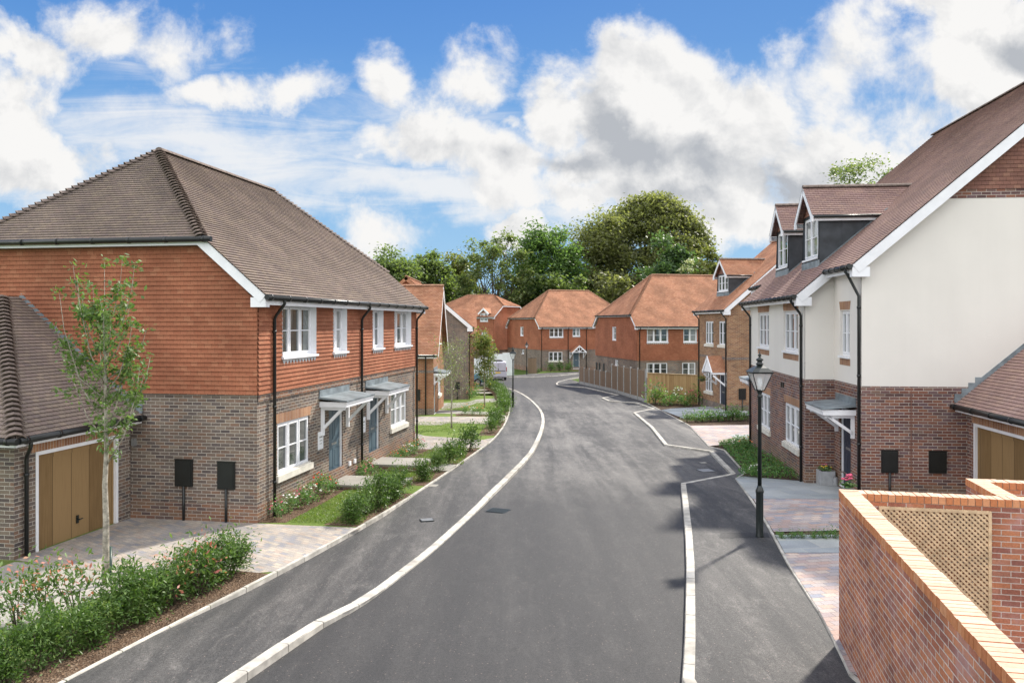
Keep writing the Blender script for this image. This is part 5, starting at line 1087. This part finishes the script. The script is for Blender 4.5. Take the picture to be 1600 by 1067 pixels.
def clumps(n, k, rad, fl, sig, seed, shell=.6, zmin=.1):
    """leaf centres in k lumps on an ellipsoid of half axes rad centred at height rad.z"""
    rg = np.random.default_rng(seed); c = []
    while len(c) < k:
        p = rg.normal(size=3); p /= np.linalg.norm(p); p *= rg.uniform(shell, 1.0)
        if p[2] > -.85: c.append(p)
    c = np.array(c)*np.array(rad); c[:, 2] += rad[2]; idx = rg.integers(0, k, n); sz = rg.uniform(.6, 1.4, k)
    pts = c[idx]+rg.normal(size=(n, 3))*np.array([sig, sig, sig*fl])*sz[idx][:, None]; pts = pts[pts[:, 2] > zmin]; return pts, c
# shrub prototypes
def shrub_proto(name, rad, n, L, W_, m_, seed, label, cat, group, mat2=None, f2=0, stems=5, sig=.14):
    r = empty(name, (0,0,0), label=label, cat=cat, group=group); P_, c = clumps(n, 22, rad, .9, sig*rad[0]/.5, seed, .35, .02)
    od = P_-np.array([0, 0, rad[2]*.6]); od /= np.linalg.norm(od, axis=1)[:, None]+1e-6
    leaf_mesh('foliage', P_, L, W_, m_, r, .2, 0, seed, mat2, f2, od*.6); b = MB()
    for i in range(stems): q = c[i*3]; b.tube([(q[0]*.1, q[1]*.1, -.05), (q[0]*.45, q[1]*.45, q[2]*.5), (q[0]*.9, q[1]*.9, q[2]*.95)], [.014, .01, .005], 5)
    b.build('stems', 'bark_dark', r); return r
hp = [shrub_proto('hedge_shrub', (.42+.06*i, .36, .46+.05*i), 2000, .09+.012*i, .036, 'leaf_laurel', 20+i, 'x', 'hedge', 'x') for i in range(3)]
fp_ = [shrub_proto('hedge_shrub', (.5, .42, .5), 900, .13, .055, 'leaf_laurel', 30+i, 'x', 'hedge', 'x') for i in range(2)]
protos = hp+fp_
def place(proto, x, y, s, label, group, sz=None, z=None, cat=None, used={}):
    o = copy_tree(proto); o.location = (x, y, (g(y)+GL if z is None else z)); o.rotation_euler[2] = random.uniform(0, 6.28); o.scale = (s, s, s*(sz or 1)*random.uniform(.9, 1.25)); o['label'] = label; o['group'] = group
    if cat: o['category'] = cat
    return o
def along(line, n, off, jit=.05):
    L = [0]
    for p, q in zip(line, line[1:]): L.append(L[-1]+math.dist(p, q))
    o = []
    for i in range(n):
        s_ = L[-1]*(i+.5)/n
        for k in range(len(line)-1):
            if s_ <= L[k+1]:
                t_ = (s_-L[k])/(L[k+1]-L[k]); p, q = line[k], line[k+1]; d = V((q[0]-p[0], q[1]-p[1])).normalized(); o.append((p[0]+t_*(q[0]-p[0])-d.y*off+random.uniform(-jit, jit), p[1]+t_*(q[1]-p[1])+d.x*off+random.uniform(-jit, jit))); break
    return o
names = ['green laurel-leaved shrub in the near hedge before the garage drive', 'green shrub in the short hedge before the left blue door', 'green shrub in the hedge before the right blue door', 'green shrub in the short hedge between the two far drives', 'green shrub in the long curved hedge beyond the bare sapling']
gaps = [(11, .62, .80), (5, .34, .66), (5, .36, .68), (3, .36, .7), (24, .34, .74)]
for h, nm, (n, off, s) in zip(hedges, names, gaps):
    for i, (x, y) in enumerate(along(h, n, off)):
        p = hp[i % 3] if y < 24 else fp_[i % 2]; k = s*random.uniform(.78, 1.18)*(.86 if (h is hedges[0] and y < 12.6) else 1.06); place(p, x, y, k, nm, nm.replace('green shrub', 'shrubs').replace('green laurel-leaved shrub', 'shrubs'))
ph = shrub_proto('photinia_shrub', (.42,.4,.5), 420, .10, .04, 'leaf_laurel', 44, 'x', 'shrub', 'x', 'leaf_photinia', .15, 7)
for i, (px, py) in enumerate(((28,985),(70,968),(270,945),(312,930),(120,975))):
    x, y = at(px, py, GL); place(ph, x, y, .9, ('red-tipped photinia shrub at the left edge by the slab path' if i in (0, 1, 4) else 'red-tipped photinia shrub at the foot of the young tree'), 'red-tipped photinia shrubs')
# flowering plants
def blossoms(parent, pts, r, m_):
    b = MB()
    for p in pts:
        rr = r*random.uniform(.7, 1.2); b.lathe([(rr*.3, -rr*.5), (rr*.95, -rr*.1), (rr*.8, rr*.35), (rr*.2, rr*.5)], p, 7)
    return b.build('blossom', m_, parent)
def rose(fl, seed, rad=(.3,.28,.28), n=520, L=.07, nb=9, m_='leaf_rose'):
    r = empty('rose_bush', (0,0,0), cat='flowers'); P_, c = clumps(n, 14, rad, .8, .09, seed, .4, .02); leaf_mesh('foliage', P_, L, L*.5, m_, r, .3, 0, seed); rg_ = random.Random(seed); pts = []
    for i in range(nb): a = rg_.uniform(0, 6.28); e = rg_.uniform(.15, 1.2); pts.append((rad[0]*1.02*math.cos(a)*math.cos(e), rad[1]*1.02*math.sin(a)*math.cos(e), rad[2]*(1+1.05*math.sin(e))))
    blossoms(r, pts, .036, fl); return r
rp, rr_, rw, ro_ = rose('flower_pink', 1), rose('flower_red', 2), rose('flower_white', 3, nb=16), rose('flower_orange', 4)
def flowers(lst, fn):
    for pr, x, y, s, lab, grp in lst: X, Y = fn(x, y*(.62 if fn is la else 1)); place(pr, X, Y, s*(.66 if fn is la else 1), lab, grp)
gA = 'flowering bushes along the front of the left house'
flowers([(rp, .45, -.45, 1.0, 'pink rose bush at the near corner of the left house', gA), (rw, 1.05, -.4, 1.15, 'leafy bush with a few white flowers under the left ground-floor window', gA), (rp, 1.6, -.5, 1.1, 'pink-flecked rose bush under the middle of the left ground-floor window', gA), (rw, 2.2, -.42, 1.3, 'tall leafy bush with white flowers right of the left ground-floor window', gA), (rr_, 2.8, -.45, 1.35, 'largest red-flowered bush left of the left blue door', gA), (rr_, 3.4, -.4, 1.25, 'red-flowered bush touching the left blue door frame', gA),
  (rp, 5.6, -.5, 1.0, 'pink-flowered bush between the two doors beside the middle downpipe', gA), (rp, 6.15, -.4, 1.05, 'pink-flowered bush under the middle wall plaque', gA), (rw, 6.65, -.4, 1.0, 'white-flowered bush left of the right blue door', gA), (rr_, 8.7, -.5, 1.0, 'red-flowered bush right of the right blue door', gA), (ro_, 9.3, -.55, 1.1, 'orange-flowered bush under the right ground-floor window', gA), (rw, 9.9, -.6, 1.1, 'white-flowered bush under the right ground-floor window', gA), (ro_, 10.6, -.5, 1.2, 'orange-flowered bush near the far downpipe of the left house', gA), (rp, 11.3, -.6, 1.15, 'pink-flowered bush at the far corner of the left house', gA)], la)
gB = 'small flowering plants in the far left gardens'
flowers([(ro_, 727, 648, .9, 'small orange flowers in the bed beyond the bare sapling, leftmost', gB), (rw, 739, 648.6, .9, 'small white flowers in the bed beyond the bare sapling, middle', gB), (ro_, 752, 649, .9, 'small orange flowers in the bed beyond the bare sapling, rightmost', gB), (rp, 736, 624, 1.2, 'pink flowers at the far corner of the grey-brown gabled house', gB), (ro_, 741, 620, 1.3, 'orange flowers at the far corner of the grey-brown gabled house', gB), (ro_, 739, 612, 1.4, 'orange bush between the slab paths by the blue car', gB)], lambda x, y: at(x, y, GL))
# blades of the front lawns
bl = []
for (xa, xb, ya, yb) in ((.2, 3.95, -2.3, -.62), (5.3, 7.0, -3.2, -.62), (8.4, 12.4, -4.2, -.6)):
    for _ in range(int((xb-xa)*(yb-ya)*900)): X, Y = la(random.uniform(xa, xb), random.uniform(ya, yb)); bl.append((X, Y))
for pl_ in (A((650,664),(693,664),(700,662),(758,663.5),(757,679),(664,679),(650,673)), A((693,639.5),(730,637),(745,630.5),(780,628.5),(783,640),(765,642.5))):
    xs, ys = [p[0] for p in pl_], [p[1] for p in pl_]
    for _ in range(3500): bl.append((random.uniform(min(xs), max(xs)), random.uniform(min(ys), max(ys))))
def on_edge_side(p):
    q = min(LE, key=lambda e: math.dist(e, p)); return p[0] < q[0]-.25
bl = [p for p in bl if on_edge_side(p)]
leaf('leaf_grass', [(.085,.15,.028),(.12,.19,.04),(.16,.23,.06),(.23,.25,.10)], trans=.4)
tag(leaf_mesh('grass', np.array([(x, y, g(y)+GL+.012) for x, y in bl]), .075, .018, 'leaf_grass', None, 1.2, 0, 77), 'short green grass of the small front lawns', 'grass', kind='stuff')
# right-hand beds
cov = []
bed = A((1131,706),(1161,743),(1152,752),(1262,756),(1258,742),(1180,692),(1172,690),(1122,698)); bx = [p[0] for p in bed]; by = [p[1] for p in bed]
def inside(x, y, poly):
    c = False; j = len(poly)-1
    for i in range(len(poly)):
        if (poly[i][1] > y) != (poly[j][1] > y) and x < (poly[j][0]-poly[i][0])*(y-poly[i][1])/(poly[j][1]-poly[i][1])+poly[i][0]: c = not c
        j = i
    return c
while len(cov) < 7000:
    x, y = random.uniform(min(bx), max(bx)), random.uniform(min(by), max(by))
    if inside(x, y, bed):
        h = .12+.16*(.5+.5*math.sin(x*4.1+y*2.3)*math.cos(y*3.7-x)); cov.append((x, y, g(y)+GL+random.uniform(0, 1)**.6*h))
tag(leaf_mesh('ground_cover', np.array(cov), .085, .04, 'leaf_cover', None, .5, 0, 5, 'leaf_autumn', .06), 'low green ground cover filling the bed under the cream house windows', 'ground cover', kind='stuff')
cp = shrub_proto('low_shrub', (.3,.28,.22), 420, .08, .035, 'leaf_cover', 51, 'x', 'shrub', 'x', 'leaf_autumn', .15, 3); cb = shrub_proto('low_shrub', (.34,.3,.24), 420, .09, .04, 'leaf_bright', 52, 'x', 'shrub', 'x', None, 0, 3)
for i in range(9):
    px = 1074+i*12; x, y = at(px, 659-.3*i, GL); place(cp if i % 3 else cb, x, y, random.uniform(1.0, 1.5), 'low green shrub in the narrow bed before the tan brick house', 'low shrubs in the narrow bed before the tan brick house')
gF = 'plants in the bed by the golden fence'
for i, (px, py, s, pr, lab) in enumerate(((1025,632,2.6,cb,'tall bright green bush against the golden fence'), (1045,634,1.6,cp,'low shrub right of the tall bright bush by the golden fence'), (1060,632,1.6,rw,'pale-flowered plant in the middle of the bed by the golden fence'), (1072,634,1.5,cp,'low shrub right of the pale-flowered plant by the golden fence'), (1068,626,1.9,rp,'pink-flowered plant at the back of the bed by the golden fence'), (1086,631,1.6,rp,'pink-flowered plant at the front of the bed by the tan brick house'), (1100,632,1.6,rp,'pink-flowered plant next to the tiled porch'), (1090,624,1.7,rr_,'red-flowered plant at the corner of the tan brick house'))):
    x, y = at(px, py, GL); place(pr, x, y, s, lab, gF)
for px, py, pr, s, lab in ((1217,707,ro_,1.1,'orange-flowered plant in the ground cover under the cream house'), (1164,703,ro_,.9,'small orange-flowered plant at the far end of the ground cover'), (1180,745,rw,.6,'single white-flowered plant at the front of the ground cover')):
    x, y = at(px, py, GL); place(pr, x, y, s, lab, 'flowering plants in the ground cover')
for i in range(7):
    px = 1222+i*16+random.uniform(-3, 3); x, y = at(px, 840.5, GL); place(cp, x, y, .38+.07*(i > 4), 'small weedy tuft in the planting strip between the paved drives', 'weedy tufts between the paved drives')
for px, py, lab in ((843,579,'bush on the lawn before the far orange house, nearest its corner'), (862,578,'bush left of the white porch of the far orange house'), (876,577,'bush closest to the white porch of the far orange house'), (890,578,'bush under the white porch of the far orange house')):
    x, y = at(px, py+4, .08); place(cb if px > 860 else cp, x, y+1.5, 2.0 if px > 850 else 1.2, lab, 'bushes before the far orange house')
sheet('lawn', A((840,584.5),(904,581),(904,579),(846,581)), .1, 'lawn_green')
for o in protos+[ph, rp, rr_, rw, ro_, cp, cb]:           # the prototypes themselves do not stay in the scene
    for c in list(o.children): bpy.data.objects.remove(c)
    bpy.data.objects.remove(o)

# planter, hanging basket, watering can, rose by the wall
x, y = at(1290, 757, GL); PL = empty('planter', (x, y, g(y)+GL), -.1, label='square grey planter of yellow pansies beside the navy front door', cat='planter')
b = MB(); w_, h_ = .2, .4
for (a0, a1, c0, c1) in ((-w_,w_,-w_,-w_+.03), (-w_,w_,w_-.03,w_), (-w_,-w_+.03,-w_+.03,w_-.03), (w_-.03,w_,-w_+.03,w_-.03)): b.box(a0, a1, c0, c1, 0, h_)
b.build('tub', 'planter_grey', PL); b = MB(); b.box(-w_+.03, w_-.03, -w_+.03, w_-.03, .02, h_-.05); b.build('soil', 'soil_dark', PL)
P_ = rng.uniform(-.17, .17, (160, 3)); P_[:, 2] = h_+rng.uniform(-.03, .1, 160); leaf_mesh('foliage', P_, .07, .035, 'leaf_rose', PL, .4, 0, 9); blossoms(PL, [(random.uniform(-.15,.15), random.uniform(-.15,.15), h_+.09) for _ in range(9)], .03, 'flower_yellow'); blossoms(PL, [(random.uniform(-.1,.1), random.uniform(-.1,.1), h_+.17) for _ in range(3)], .03, 'flower_pink')
x, y = at(1305, 759, GL); WC = empty('watering_can', (x, y, g(y)+GL), .6, label='small grey watering can standing between planter and navy door', cat='watering can'); b = MB(); b.lathe([(.08,0), (.085,.02), (.07,.2), (.055,.24)], n=12); b.build('body', 'planter_grey', WC); b = MB(); b.tube([(.07,0,.06), (.15,0,.18), (.2,0,.27)], [.018,.013,.02], 8); b.build('spout', 'planter_grey', WC); b = MB(); b.tube([(-.07,0,.1), (-.14,0,.17), (-.1,0,.26), (-.02,0,.28)], .008, 6); b.build('handle', 'planter_grey', WC)
x, y = 8.35, 19.7; RB = empty('potted_geranium', (x, y, g(y)+GL), label='bright pink flower in a pot at the navy door just over the garden wall', cat='flowers'); b = MB(); b.lathe([(.1,0), (.14,.26), (.15,.28), (.13,.28), (.12,.25)], n=12); b.build('pot', 'planter_grey', RB); P_ = rng.normal(0, .09, (130, 3)); P_[:, 2] = .33+abs(P_[:, 2]); leaf_mesh('foliage', P_, .08, .05, 'leaf_rose', RB, .3, 0, 3); blossoms(RB, [(random.uniform(-.1,.1), random.uniform(-.1,.1), random.uniform(.5,.64)) for _ in range(16)], .045, 'flower_pink')
q = FO-uF*2.1-vF*.5; HB = empty('hanging_basket', (q.x, q.y, .95), label='hanging flower basket by the ground-floor window of the tan brick house', cat='basket'); b = MB(); b.lathe([(.03,-.18), (.13,-.12), (.18,0), (.17,.0), (.1,-.02)], n=12); b.build('basket', 'black_iron', HB); b = MB()
for a in (0, 2.1, 4.2): b.tube([(.17*math.cos(a), .17*math.sin(a), 0), (0, 0, .42)], .005, 4)
b.tube([(0,0,.42), (.25,0,.45), (.5,.0,.45)], .012, 5); b.build('bracket', 'black_iron', HB); P_ = rng.normal(0, .13, (260, 3)); P_[:, 2] = .05+P_[:, 2]*.8; leaf_mesh('foliage', P_, .09, .05, 'leaf_autumn', HB, .1, .3, 3)

# ------------------------------------------------------------------ young trees
def young_tree(name, x, y, z, h, cw, cb, nbr, nleaf, L, leafm, bark, seed, label, spread=.5, r0=.05, sig=.13):
    rg_ = random.Random(seed); r = empty(name, (x, y, z), label=label, cat='tree'); b = MB(); tips = []
    pts = [V((rg_.uniform(-.004, .004)*k, rg_.uniform(-.004, .004)*k, -.1+(h*.93)*k/8)) for k in range(9)]; b.tube(pts, [r0*(1-.1*k) for k in range(9)], 8); br = MB()
    for i in range(nbr):
        t_ = cb/h+(1-cb/h)*.9*(i/nbr)**.9; a = i*2.4+rg_.uniform(-.4, .4); z0_ = h*t_*.93; k = min(7, int(t_*8)); p0 = pts[k].lerp(pts[k+1], t_*8-k) if k < 8 else pts[8]
        prof = math.sin(math.pi*min(1, max(.12, (t_*h-cb+.5)/(h-cb+.5)*.85+.12)))**.8; ln = cw*(.5+.65*rg_.random())*prof; up_ = ln*rg_.uniform(.6, 1.5)*spread*1.6
        p1 = p0+V((math.cos(a)*ln*.55, math.sin(a)*ln*.55, up_*.4)); p2 = p0+V((math.cos(a)*ln*.95, math.sin(a)*ln*.95, up_)); p3 = p2+V((math.cos(a)*ln*.1, math.sin(a)*ln*.1, up_*.35)); rb_ = r0*.32*(1-.6*t_); br.tube([p0, p1, p2, p3], [rb_, rb_*.75, rb_*.45, rb_*.2], 5)
        for f in (.45, .7, .9, 1.0): tips.append(p0.lerp(p1, f) if f < .5 else (p1.lerp(p2, (f-.5)*2.2) if f < .95 else p3))
        for w_ in range(2):
            s_ = p1.lerp(p2, rg_.random()); e_ = s_+V((rg_.uniform(-1,1), rg_.uniform(-1,1), rg_.uniform(.2,1.1)))*ln*.35; br.tube([s_, s_.lerp(e_, .5)+V((0,0,.02)), e_], [rb_*.4, rb_*.3, rb_*.12], 4); tips += [s_.lerp(e_, .6), e_]
    tips += [pts[8], pts[8]+V((0,0,.12)), pts[7]]
    tr = b.build('trunk', bark, r); br.build('branches', bark, r); rg = np.random.default_rng(seed); T = np.array([tuple(t_) for t_ in tips]); C = T[rg.integers(0, len(T), nleaf)]+rg.normal(size=(nleaf, 3))*sig; leaf_mesh('leaves', C, L, L*.5, leafm, r, -.1, .2, seed); return r
x, y = at(165, 912, GL); young_tree('young_tree', x, y, g(y)+GL, 5.0, .72, 2.2, 28, 3600, .10, 'leaf_young', 'bark_pale', 5, 'tall slender young tree with pale trunk before the left garage', 1.0, .062, .06)
x2, y2 = x+.12, y-.1; b = MB(); b.tube([(x+.02, y+.1, g(y)), (x-.1, y+.35, g(y)+.62)], .035, 8); ST = b.build('tree_stake', 'green_metal'); tag(ST, 'short dark stake leaning at the foot of the tall young tree', 'stake')
x, y = at(705.5, 669, GL); young_tree('birch_sapling', x, y, g(y)+GL, 4.1, .85, 1.5, 26, 1500, .085, 'leaf_greyish', 'bark_pale', 8, 'bare-looking pale sapling with sparse leaves on the second lawn', .7, .045, .15)
x, y = at(757, 637, GL); young_tree('young_tree', x, y, g(y)+GL, 4.75, .75, 1.8, 28, 3000, .17, 'leaf_autumn', 'bark_pale', 12, 'leafy young tree turning yellow on the third lawn', .8, .05, .14)

# ------------------------------------------------------------------ woodland behind
def tree(name, px, top, half, Y, leafm, nleaf, L, seed, label, cat='tree', crown_base=.25, dome=False, k=110, bare=False, mat2=None, f2=0, group='trees beyond the houses', flat=.7, shell=.55, sigk=.15):
    Z = Y/1240; x = (px-800)*Z; ht = 4.45+(504.5-top)*Z+1.7; rw_ = half*Z; r = empty(name, (x, Y, -1.7), label=label, cat=cat, group=group); rg = np.random.default_rng(seed); c = []
    cb_ = ht*crown_base; hh = (ht-cb_)/2
    while len(c) < k:
        p = rg.normal(size=3); p /= np.linalg.norm(p); p = p*rg.uniform(shell, 1)
        if dome:
            t_ = rg.random()**.8; rad = math.sqrt(max(0.0, 1-t_**2.4))*rg.uniform(.5, 1)**.5; a = rg.uniform(0, 6.283); c.append((rad*rw_*math.cos(a), rad*rw_*.75*math.sin(a), cb_+t_*(ht-cb_)*.98)); continue
        c.append((p[0]*rw_, p[1]*rw_*.8, cb_+hh+p[2]*hh))
    c = np.array(c)*1.0; s_ = rw_*sigk; c[:, 0:2] *= .93; sz = rg.uniform(.55, 1.5, k); idx = rg.integers(0, k, nleaf); C = c[idx]+rg.normal(size=(nleaf, 3))*np.array([s_, s_, s_*flat])*sz[idx][:, None]
    leaf_mesh('crown', C, L, L*.6, leafm, r, .15, .1 if not dome else .35, seed, mat2, f2); b = MB(); r0 = .016*ht+.1; hgt = cb_+hh*(1.0 if not bare else .5)
    b.tube([(0,0,-.4), (.1,0,hgt*.3), (.05,.1,hgt*.7), (-.1,0,hgt)], [r0*1.25, r0, r0*.75, r0*.45], 9); tr = b.build('trunk', 'bark_dark', r); b = MB()
    for i in range(16 if bare else 9):
        q = c[(i*5) % k]*np.array([.9, .9, 1]); z0_ = hgt*(.45+.5*i/16); b.tube([(0,0,z0_), (q[0]*.4, q[1]*.4, z0_+(q[2]-z0_)*.45), tuple(q)], [r0*.42, r0*.26, r0*.07], 6)
        if bare:
            for j in range(3): q2 = c[(i*5+j*7+3) % k]; m_ = (q[0]*.5, q[1]*.5, z0_+(q[2]-z0_)*.55); b.tube([m_, ((m_[0]+q2[0])/2, (m_[1]+q2[1])/2, (m_[2]+q2[2])/2+.3), tuple(q2)], [r0*.16, r0*.1, r0*.03], 5)
    b.build('limbs', 'bark_dark', r); return r
tree('broadleaf_tree', 612, 387, 45, 118, 'leaf_mid', 20000, .55, 61, 'mid green bushy tree just right of the left house roof', crown_base=.05)
tree('broadleaf_tree', 664, 384, 46, 126, 'leaf_mid', 22000, .55, 62, 'rounded green tree above the orange cottage roof', crown_base=.05)
tree('broadleaf_tree', 712, 398, 36, 132, 'leaf_yellow', 12000, .62, 63, 'yellowish tree between the green trees at the left', crown_base=.05)
tree('oak_tree', 770, 357, 62, 122, 'leaf_greyish', 11000, .5, 64, 'open airy oak whose bare limbs show through', crown_base=.25, bare=True, k=80, shell=.7, mat2='leaf_mid', f2=.5, sigk=.1)
tree('broadleaf_tree', 858, 346, 52, 128, 'leaf_bright', 26000, .58, 65, 'bright green full tree above the far orange house', crown_base=.08)
tree('broadleaf_tree', 930, 330, 60, 136, 'leaf_olive', 28000, .58, 66, 'olive tree at the left shoulder of the big beech', crown_base=.1)
tree('beech_tree', 1020, 305, 122, 142, 'leaf_olive', 90000, .62, 67, 'huge dome-shaped olive beech, biggest tree of the wood', crown_base=.02, dome=True, k=620, flat=.5, sigk=.07)
tree('evergreen_tree', 1045, 374, 44, 112, 'leaf_deep', 17000, .55, 68, 'dark green evergreen in front of the huge beech', crown_base=.02, k=60)
tree('blossom_tree', 1072, 398, 16, 104, 'leaf_cream', 2600, .3, 69, 'small creamy variegated tree in front of the evergreen', crown_base=.2, k=26, mat2='leaf_mid', f2=.25)
tree('blossom_tree', 1096, 412, 14, 106, 'leaf_cream', 2000, .3, 70, 'smaller creamy variegated tree nearest the orange dormer', crown_base=.2, k=20, mat2='leaf_mid', f2=.3)
tree('broadleaf_tree', 1105, 385, 36, 128, 'leaf_yellow', 13000, .62, 71, 'yellow-green tree behind the tan brick house dormer', crown_base=.05)
tree('broadleaf_tree', 1328, 246, 62, 66, 'leaf_greyish', 11000, .27, 72, 'treetop showing over the cream house ridge beside the dormers', crown_base=.4, k=60, mat2='leaf_mid', f2=.5)
tree('broadleaf_tree', 1382, 238, 50, 68, 'leaf_greyish', 9000, .27, 73, 'treetop poking out farthest right over the cream house roof', crown_base=.4, k=60, mat2='leaf_mid', f2=.5)
for i, (px, top, hw, Y, m_, lab) in enumerate(((585,418,34,122,'leaf_mid','low bushy tree at the roofline of the left house'), (690,432,40,132,'leaf_deep','dark low bush above the orange cottage ridge'), (735,430,34,136,'leaf_mid','low green bush left of the airy oak'), (815,425,40,128,'leaf_greyish','pale low bush at the foot of the airy oak'), (880,425,50,122,'leaf_mid','low green bush between the two far orange roofs'), (950,420,45,124,'leaf_olive','low olive bush right of the far orange roof'))):
    tree('woodland_bush', px, top, hw, Y, m_, 9000, .6, 80+i, lab, 'bush', crown_base=.0, k=40, group='bushes at the foot of the wood')
wl = []
rg = np.random.default_rng(99); n = 26000; xx = rg.uniform(-75, 60, n); yy = rg.uniform(146, 158, n); hh = 10+4*np.sin(xx*.13)+2.5*np.sin(xx*.41+1); C = np.stack([xx, yy, -1.7+rg.random(n)**.7*hh], 1)
tag(leaf_mesh('woodland', C, .9, .6, 'leaf_deep', None, .1, 0, 7, 'leaf_mid', .4), 'dark mass of far woodland closing the view', 'woodland', kind='stuff')
